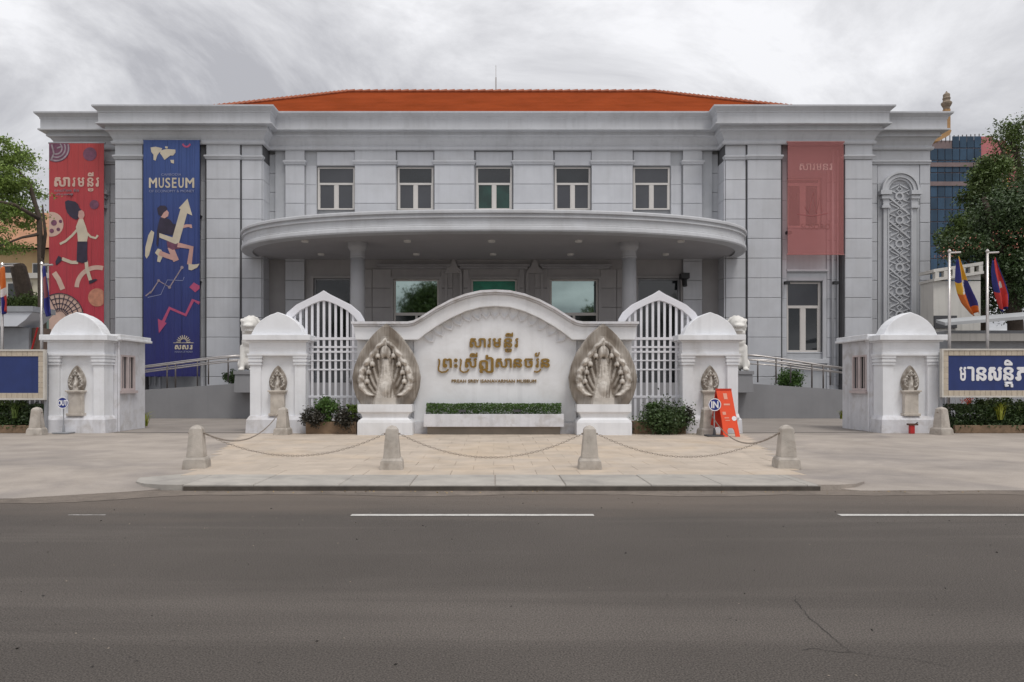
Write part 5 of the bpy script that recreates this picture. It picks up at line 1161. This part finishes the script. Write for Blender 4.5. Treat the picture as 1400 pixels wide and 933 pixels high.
b = MB(); b.box(X(1006, 21.9), X(1009.5, 21.9), 21.9, 21.94, SW, Z(566, 21.9)); b.lathe(X(1007, 21.9), 21.92, [(.07, Z(574, 21.9)), (.1, Z(571, 21.9)), (.07, Z(566, 21.9))], 12); o = b.build('white_marker', lettw); tag(o, 'small white marker post behind the orange folding sign', 'marker post')
# little red box at the foot of the right pillar
hy = 21.95; h_ = thing('hydrant_box', 'small red valve box at the foot of the pillar by the lettered board', 'valve box', (X(1248, hy), hy, SW))
b = MB(); b.box(X(1245, hy), X(1251, hy), hy, hy + .12, SW, Z(582, hy)); b.build('body', redm, h_, bevel=.01); b = MB(); b.box(X(1243, hy), X(1255, hy), hy - .02, hy + .14, Z(582, hy) + .003, Z(579.5, hy)); b.build('lid', M('rust brown lid', (.10, .05, .035), .8), h_); b = MB(); b.tube([(X(1253, hy), hy + .05, Z(580, hy)), (X(1256, hy), hy + .05, Z(578, hy))], .02, 6); b.build('spout', ironm, h_)

# ================================================================== BACKGROUND
# steel fence behind the boards
def fence(x0, x1, label):
    Y = 23.0; o = thing('fence', label, 'fence', ((x0 + x1) / 2, Y, SW))
    b = MB(); b.box(x0, x1, Y, Y + .15, SW, .55); b.build('base_wall', whited, o)
    for z_ in (.75, 1.5, 2.3): b = MB(); b.box(x0, x1, Y + .04, Y + .09, z_, z_ + .05); b.build('rail', gatem, o)
    x_ = x0 + .07
    while x_ < x1: b = MB(); b.box(x_ - .012, x_ + .012, Y + .05, Y + .08, .55, 2.45); b.build('bar', gatem, o); x_ += .16
fence(-19.5, -13.7, 'white bar fence behind the blank blue board'); fence(13.7, 19.8, 'white bar fence behind the lettered blue board')
def bx_(name, mat, parent, *a, **k): b = MB(); b.box(*a); return b.build(name, mat, parent, **k)
# left: yellow building
yb = thing('house', 'yellow and cream house far behind the left tree', 'house', (-38, 58, 0))
bx_('wall', yel, yb, -52, -33.6, 58, 70, 0, 12.2); bx_('upper_floor', pale, yb, -52.1, -33.5, 57.8, 70.1, 7.6, 8.0)
for i, xw in enumerate([-51, -48.4, -45.8, -43.2, -40.6, -38.7, -36.4]):
    for z_ in (4.2, 9.0):
        f_ = bx_('window', pale, yb, xw - .1, xw + 1.2, 57.85, 57.98, z_, z_ + 2.1); bx_('pane', glass, f_, xw, xw + 1.1, 57.8, 57.84, z_ + .1, z_ + 2.0)
b = MB(); b.add([(-53, 57.2, 12.2), (-32.8, 57.2, 12.2), (-32.8, 71, 12.2), (-53, 71, 12.2), (-47, 64, 16.5), (-38, 64, 16.5)], [(0, 1, 5, 4), (1, 2, 5), (2, 3, 4, 5), (3, 0, 4)]); b.build('roof', M('salmon roof tiles', (.40, .20, .11), .8, .15, 1), yb)
ow = thing('outbuilding', 'cream outbuilding with a green wall band behind the left flags', 'outbuilding', (-26.5, 42, 0))
bx_('wall', M('cream render', (.62, .58, .46), .8, .05, 1, streak=.15), ow, -34, -24.2, 42, 46, 0, 7.6); bx_('green_band', M('grey green render', (.16, .24, .21), .8), ow, -34.02, -24.18, 41.96, 41.99, 3.2, 5.9); bx_('cornice', pale, ow, -34.2, -24.0, 41.8, 46, 7.6, 7.9)
for xw in (-33, -30.5, -27.9): f_ = bx_('window', pale, ow, xw, xw + 1.4, 41.9, 41.99, 5.95, 7.4); bx_('pane', glass, f_, xw + .1, xw + 1.3, 41.86, 41.895, 6.02, 7.3)
# left shed with white awning
sh = thing('shed', 'low grey shed with a white sloping roof edge behind the blank board', 'shed', (-17.5, 26.2, 0))
b = MB(); b.prism([(-23, 3.62), (-16.95, 3.62), (-16.65, 3.85), (-16.4, 4.12), (-23, 4.12)][::-1], 26.0, 27.2); b.build('roof', M('white sheet roof', (.62, .64, .68), .5, .06, 1), sh)
bx_('container', greym, sh, -23, -16.75, 26.35, 27.1, 2.75, 3.6); bx_('side', M('brown board', (.16, .115, .09), .8, .2, 3), sh, -16.72, -16.4, 26.5, 27.1, 1.4, 3.6); bx_('lower_wall', greyd, sh, -23, -16.4, 26.6, 27.0, SW, 2.74); bx_('roof_edge', greym, sh, -23, -16.35, 25.95, 27.3, 4.13, 4.33)
b = MB(); b.tube([(-16.7, 26.4, 2.7), (-16.4, 26.3, 3.6)], .03, 6); b.build('strut', redm, sh)
# right: white annex with parapet and lower grey roofs
an = thing('annex', 'white annex with a slotted parapet behind the right flags', 'annex', (20.5, 32.5, 0))
bx_('wall', pale, an, 19.6, 21.7, 32.6, 33.6, 0, 6.15)
b = MB()
for z0, z1, yy in [(6.12, 6.24, 32.45), (6.52, 6.66, 32.5)]: b.add([(19.55, yy, z0), (21.75, yy, z0 + .34), (21.75, 33.65, z0 + .34), (19.55, 33.65, z0), (19.55, yy, z1), (21.75, yy, z1 + .34), (21.75, 33.65, z1 + .34), (19.55, 33.65, z1)], [(0, 3, 2, 1), (4, 5, 6, 7), (0, 1, 5, 4), (1, 2, 6, 5), (2, 3, 7, 6), (3, 0, 4, 7)])
b.add([(19.6, 32.6, 6.2), (21.7, 32.6, 6.2), (21.7, 32.6, 6.6), (19.6, 32.6, 6.28)], [(0, 1, 2, 3)]); b.build('parapet', pale, an)
for i in range(6): xx = 19.62 + i * .39; zz = 6.24 + (xx - 19.55) * .155; bx_('baluster', pale, an, xx, xx + .17, 32.5, 32.7, zz, zz + .28)
bx_('window', greyd, an, 19.6, 20.6, 32.52, 32.59, 4.05, 4.6)
sb = thing('service_building', 'low white building with sloping grey roof sheets behind the lettered board', 'service building', (24, 28, 0))
b = MB(); b.add([(17.9, 29, 4.0), (34, 29, 5.3), (34, 30.6, 5.6), (18.5, 30.6, 4.25), (17.9, 29, 3.88), (34, 29, 5.15), (34, 30.6, 5.45), (18.5, 30.6, 4.12)], [(0, 1, 2, 3), (4, 7, 6, 5), (0, 4, 5, 1), (1, 5, 6, 2), (2, 6, 7, 3), (3, 7, 4, 0)]); b.build('roof', M('pale grey roof sheet', (.40, .41, .42), .6, .1, 1), sb)
bx_('wall', greym, sb, 18.6, 34, 29.9, 31.2, 0, 3.75); bx_('fascia', pale, sb, 18.3, 34, 29.5, 29.6, 3.3, 3.6); bx_('opening', greyd, sb, 21.8, 34, 29.8, 29.88, 1.5, 3.25)
# tower under construction wrapped in blue net
tw = thing('construction_tower', 'unfinished tower block wrapped in blue and pink scaffold netting', 'tower', (98, 145, 0))
TX0, TX1, TY = X(1262, 140), X(1342, 140), 140
for fl in range(22):
    z0 = 2 + fl * 2.35
    for c in range(8):
        xa = TX0 + (TX1 - TX0) * c / 8; xb = TX0 + (TX1 - TX0) * (c + 1) / 8
        top = z0 + 2.2
        if z0 + 2.35 > Z(192 - (c - 4) * 1.2, 140) + 1: continue
        piece('net_panel', xa + .06, xb - .06, TY, TY + .15, z0, top, netb, tw, 'y', .03)
bx_('frame', slabm, tw, TX0, TX1, TY + .16, TY + 14, 0, Z(192, 140))
for z_ in (Z(222, 140), Z(248, 140)): bx_('floor_band', slabm, tw, TX0 - .1, TX1 + .1, TY - .15, TY, z_ - .9, z_ - .1)
for xx, xx1, m_ in [(TX1 + .05, TX1 + 2.5, netp), (TX1 + 2.55, TX1 + 5.4, netp), (TX1 + 5.45, TX1 + 6.3, nety), (TX1 + 6.35, TX1 + 8.5, netp)]: bx_('side_net', m_, tw, xx, xx1, TY + .3 + (xx - TX1) * .25, TY + 13, 22, Z(186 + (xx - TX1) * 1.5, 140))
for i in range(14): xx = TX0 + (TX1 - TX0) * (i + .5) / 14; b = MB(); b.tube([(xx, TY + .1, Z(194, 140)), (xx, TY + .1, Z(187 - i * .3, 140))], .09, 5); b.build('scaffold_pole', postm, tw)
# temple finial
fn = thing('temple_finial', 'ochre stepped temple finial rising behind the right roof corner', 'finial', (X(1294, 70), 70, 0)); FY = 70; fx = X(1294, FY); zf = lambda p: Z(p, FY)
gm = M('ochre plaster', (.40, .24, .11), .8, .25, 1.2)
b = MB(); b.lathe(fx, FY, [(.28, zf(150)), (.30, zf(147)), (.36, zf(146)), (.46, zf(143)), (.48, zf(141)), (.32, zf(139)), (.30, zf(137)), (.36, zf(135)), (.30, zf(133.5)), (.3, zf(131)), (.3, zf(129.5)), (.1, zf(127)), (.04, zf(125))], 12); b.build('spire', M('grey ochre stone', (.25, .20, .15), .8, .25, 2), fn)
b = MB(); b.box(fx - .24, fx + .24, FY - .24, FY + .24, zf(178), zf(150)); b.box(fx - 4.6, fx - 2.6, FY - .5, FY + .8, 0, zf(200)); b.prism([(fx - 2.7, zf(199)), (fx - 1.1, zf(196)), (fx - .1, zf(188)), (fx + .05, zf(182)), (fx - .3, zf(178)), (fx - 2.0, zf(186))][::-1], FY - .7, FY + .7); b.build('gable', gm, fn)

# ---------------------------------------------------------------- trees
def tree(name, label, base, limbs, crowns, mat, leaf, extra=None, cat='tree', group=None):
    o = thing(name, label, cat, base, group); b = MB()
    for pts, r in limbs: b.tube(pts, [r * (1 - .75 * i / (len(pts) - 1)) for i in range(len(pts))], 9)
    b.build('trunk', bark, o, True)
    P_ = np.concatenate([clusters(*c) for c in crowns]); leaf_mesh('crown', mat, o, P_, leaf)
    if extra: leaf_mesh('blossom', extra[0], o, np.concatenate([clusters(*c) for c in extra[1]]), extra[2])
    return o
Y = 31; bx0 = X(62, Y)
def P3(px, py, Y): return (X(px, Y), Y, Z(py, Y))
tree('tree', 'airy bright green tree at the left edge in front of the yellow house', (P3(58, 590, 28)[0], 28, 0),
     [([(X(60, 28), 28, .1), P3(58, 440, 28), P3(56, 360, 28), P3(54, 300, 28), P3(40, 250, 28), P3(5, 215, 28)], .17), ([P3(56, 360, 28), P3(62, 320, 28), P3(58, 280, 27.5)], .1), ([P3(54, 300, 28), P3(20, 280, 27), P3(-30, 270, 27)], .09), ([P3(55, 320, 28), P3(30, 325, 27.5), P3(-10, 340, 27)], .07)],
     [(P3(5, 215, 28), (1.0, 1.6, .55), 55, 80, .34, .1, .45), (P3(0, 250, 28), (1.35, 2, .5), 75, 85, .36, .1, .4), (P3(14, 290, 28), (.9, 1.6, .55), 55, 80, .34, .1, .4), (P3(0, 330, 28), (1.3, 1.6, .55), 26, 65, .34, .1, .45), (P3(-60, 260, 28), (2.5, 2.2, 2.2), 70, 80, .45, .1, .5)], leafb, .055)
b = MB(); b.tube([P3(38, 432, 31), P3(33, 400, 31), P3(25, 366, 31), (X(24, 31), 31, Z(363, 31))], [.36, .33, .30, .26], 12); o = b.build('leaning_trunk', bark); tag(o, 'thick leaning cut tree trunk behind the left flags', 'tree trunk')
shrub('bush', 'green bush at the foot of the leaning trunk', 'bush', 36, 425, 404, 50, 30.6, leafm, 2200, .06, stem=False)
shrub('bush', 'dark green bush left of the leaning trunk', 'bush', 6, 426, 408, 30, 30.6, leafd, 1400, .06, stem=False)
# dense flowering tree on the right
tree('flowering_tree', 'dense dark green tree with pink blossom behind the right flags', (X(1390, 34), 34, 0),
     [([(X(1392, 34), 34, .1), P3(1388, 440, 34), P3(1378, 380, 34), P3(1360, 320, 34), P3(1345, 270, 34)], .4), ([P3(1388, 430, 34), P3(1360, 390, 34), P3(1320, 355, 34)], .2), ([P3(1380, 400, 34), P3(1420, 330, 34), P3(1450, 280, 34)], .2)],
     [(P3(1375, 300, 34), (1.5, 1.6, 1.2), 80, 110, .5, .2), (P3(1405, 310, 34.5), (2.0, 2.0, 2.0), 120, 120, .55, .15), (P3(1320, 338, 33.6), (1.1, 1.2, .42), 40, 90, .36, .1), (P3(1388, 385, 34.5), (1.6, 1.8, 1.6), 120, 110, .5, .15), (P3(1470, 330, 35), (3, 2.5, 3.2), 120, 90, .7, .2), (P3(1368, 360, 34.4), (1.4, 1.4, .8), 60, 100, .45, .1)], leafd, .075,
     (flowp, [(P3(1345, 336, 33.0), (1.9, .9, .45), 14, 5, .22, .0), (P3(1385, 318, 32.6), (1, .6, .5), 5, 5, .2, .1), (P3(1290, 348, 33), (.5, .5, .3), 5, 7, .2, .1)], .05))
tree('mid_green_tree', 'lighter green rounded crown in front of the netted tower', (X(1345, 38), 38, 0),
     [([(X(1345, 38), 38, .1), P3(1345, 400, 38), P3(1342, 320, 38), P3(1345, 250, 38)], .25)],
     [(P3(1345, 318, 36.5), (1.3, 1.5, .9), 70, 110, .42, .2), (P3(1385, 300, 36.5), (1.4, 1.5, 1.1), 60, 100, .42, .2), (P3(1352, 235, 38), (.8, 1.0, .75), 44, 100, .36, .2), (P3(1348, 270, 38), (1.1, 1.2, .9), 50, 100, .4, .2), (P3(1335, 305, 38), (1.3, 1.2, .6), 40, 100, .4, .2), (P3(1305, 330, 38), (.9, 1.0, .5), 24, 90, .36, .2)], leafm, .085)
tree('airy_tree', 'tall thin-crowned tree at the right edge above the flowering tree', (X(1410, 44), 44, 0),
     [([(X(1412, 44), 44, .1), P3(1408, 380, 44), P3(1400, 280, 44), P3(1392, 220, 44), P3(1380, 180, 44)], .35), ([P3(1400, 280, 44), P3(1425, 230, 44), P3(1450, 190, 44)], .2), ([P3(1394, 230, 44), P3(1372, 210, 44), P3(1362, 190, 44)], .1)],
     [(P3(1388, 182, 44), (1.5, 1.5, 1.0), 44, 60, .42, .1), (P3(1375, 215, 44), (1.1, 1.2, 1.2), 26, 50, .42, .1), (P3(1395, 250, 44), (1.3, 1.5, 1.8), 44, 55, .45, .1), (P3(1440, 220, 44), (2.2, 2, 3), 70, 65, .5, .1)], leafm, .08)
# trees across the road, behind the viewer (seen as reflections in the window glass)
for k, (x_, y_, r_, hh) in enumerate([(-7.6, -17, 3.6, 10.8), (-17, -19, 3.4, 9), (13.2, -18, 3.0, 8.6), (24, -17, 3.6, 9)]):
    tree('street_tree', ['round street tree across the road, far left', 'small street tree across the road, near the middle', 'round street tree across the road, right of the middle', 'round street tree across the road, far right'][k], (x_, y_, 0),
         [([(x_, y_, 0), (x_ + .2, y_, hh * .5), (x_, y_, hh * .9)], .25)], [((x_, y_, hh), (r_, r_, r_ * .75), 150, 60, .9, .3)], leafm, .2, group='street trees across the road')
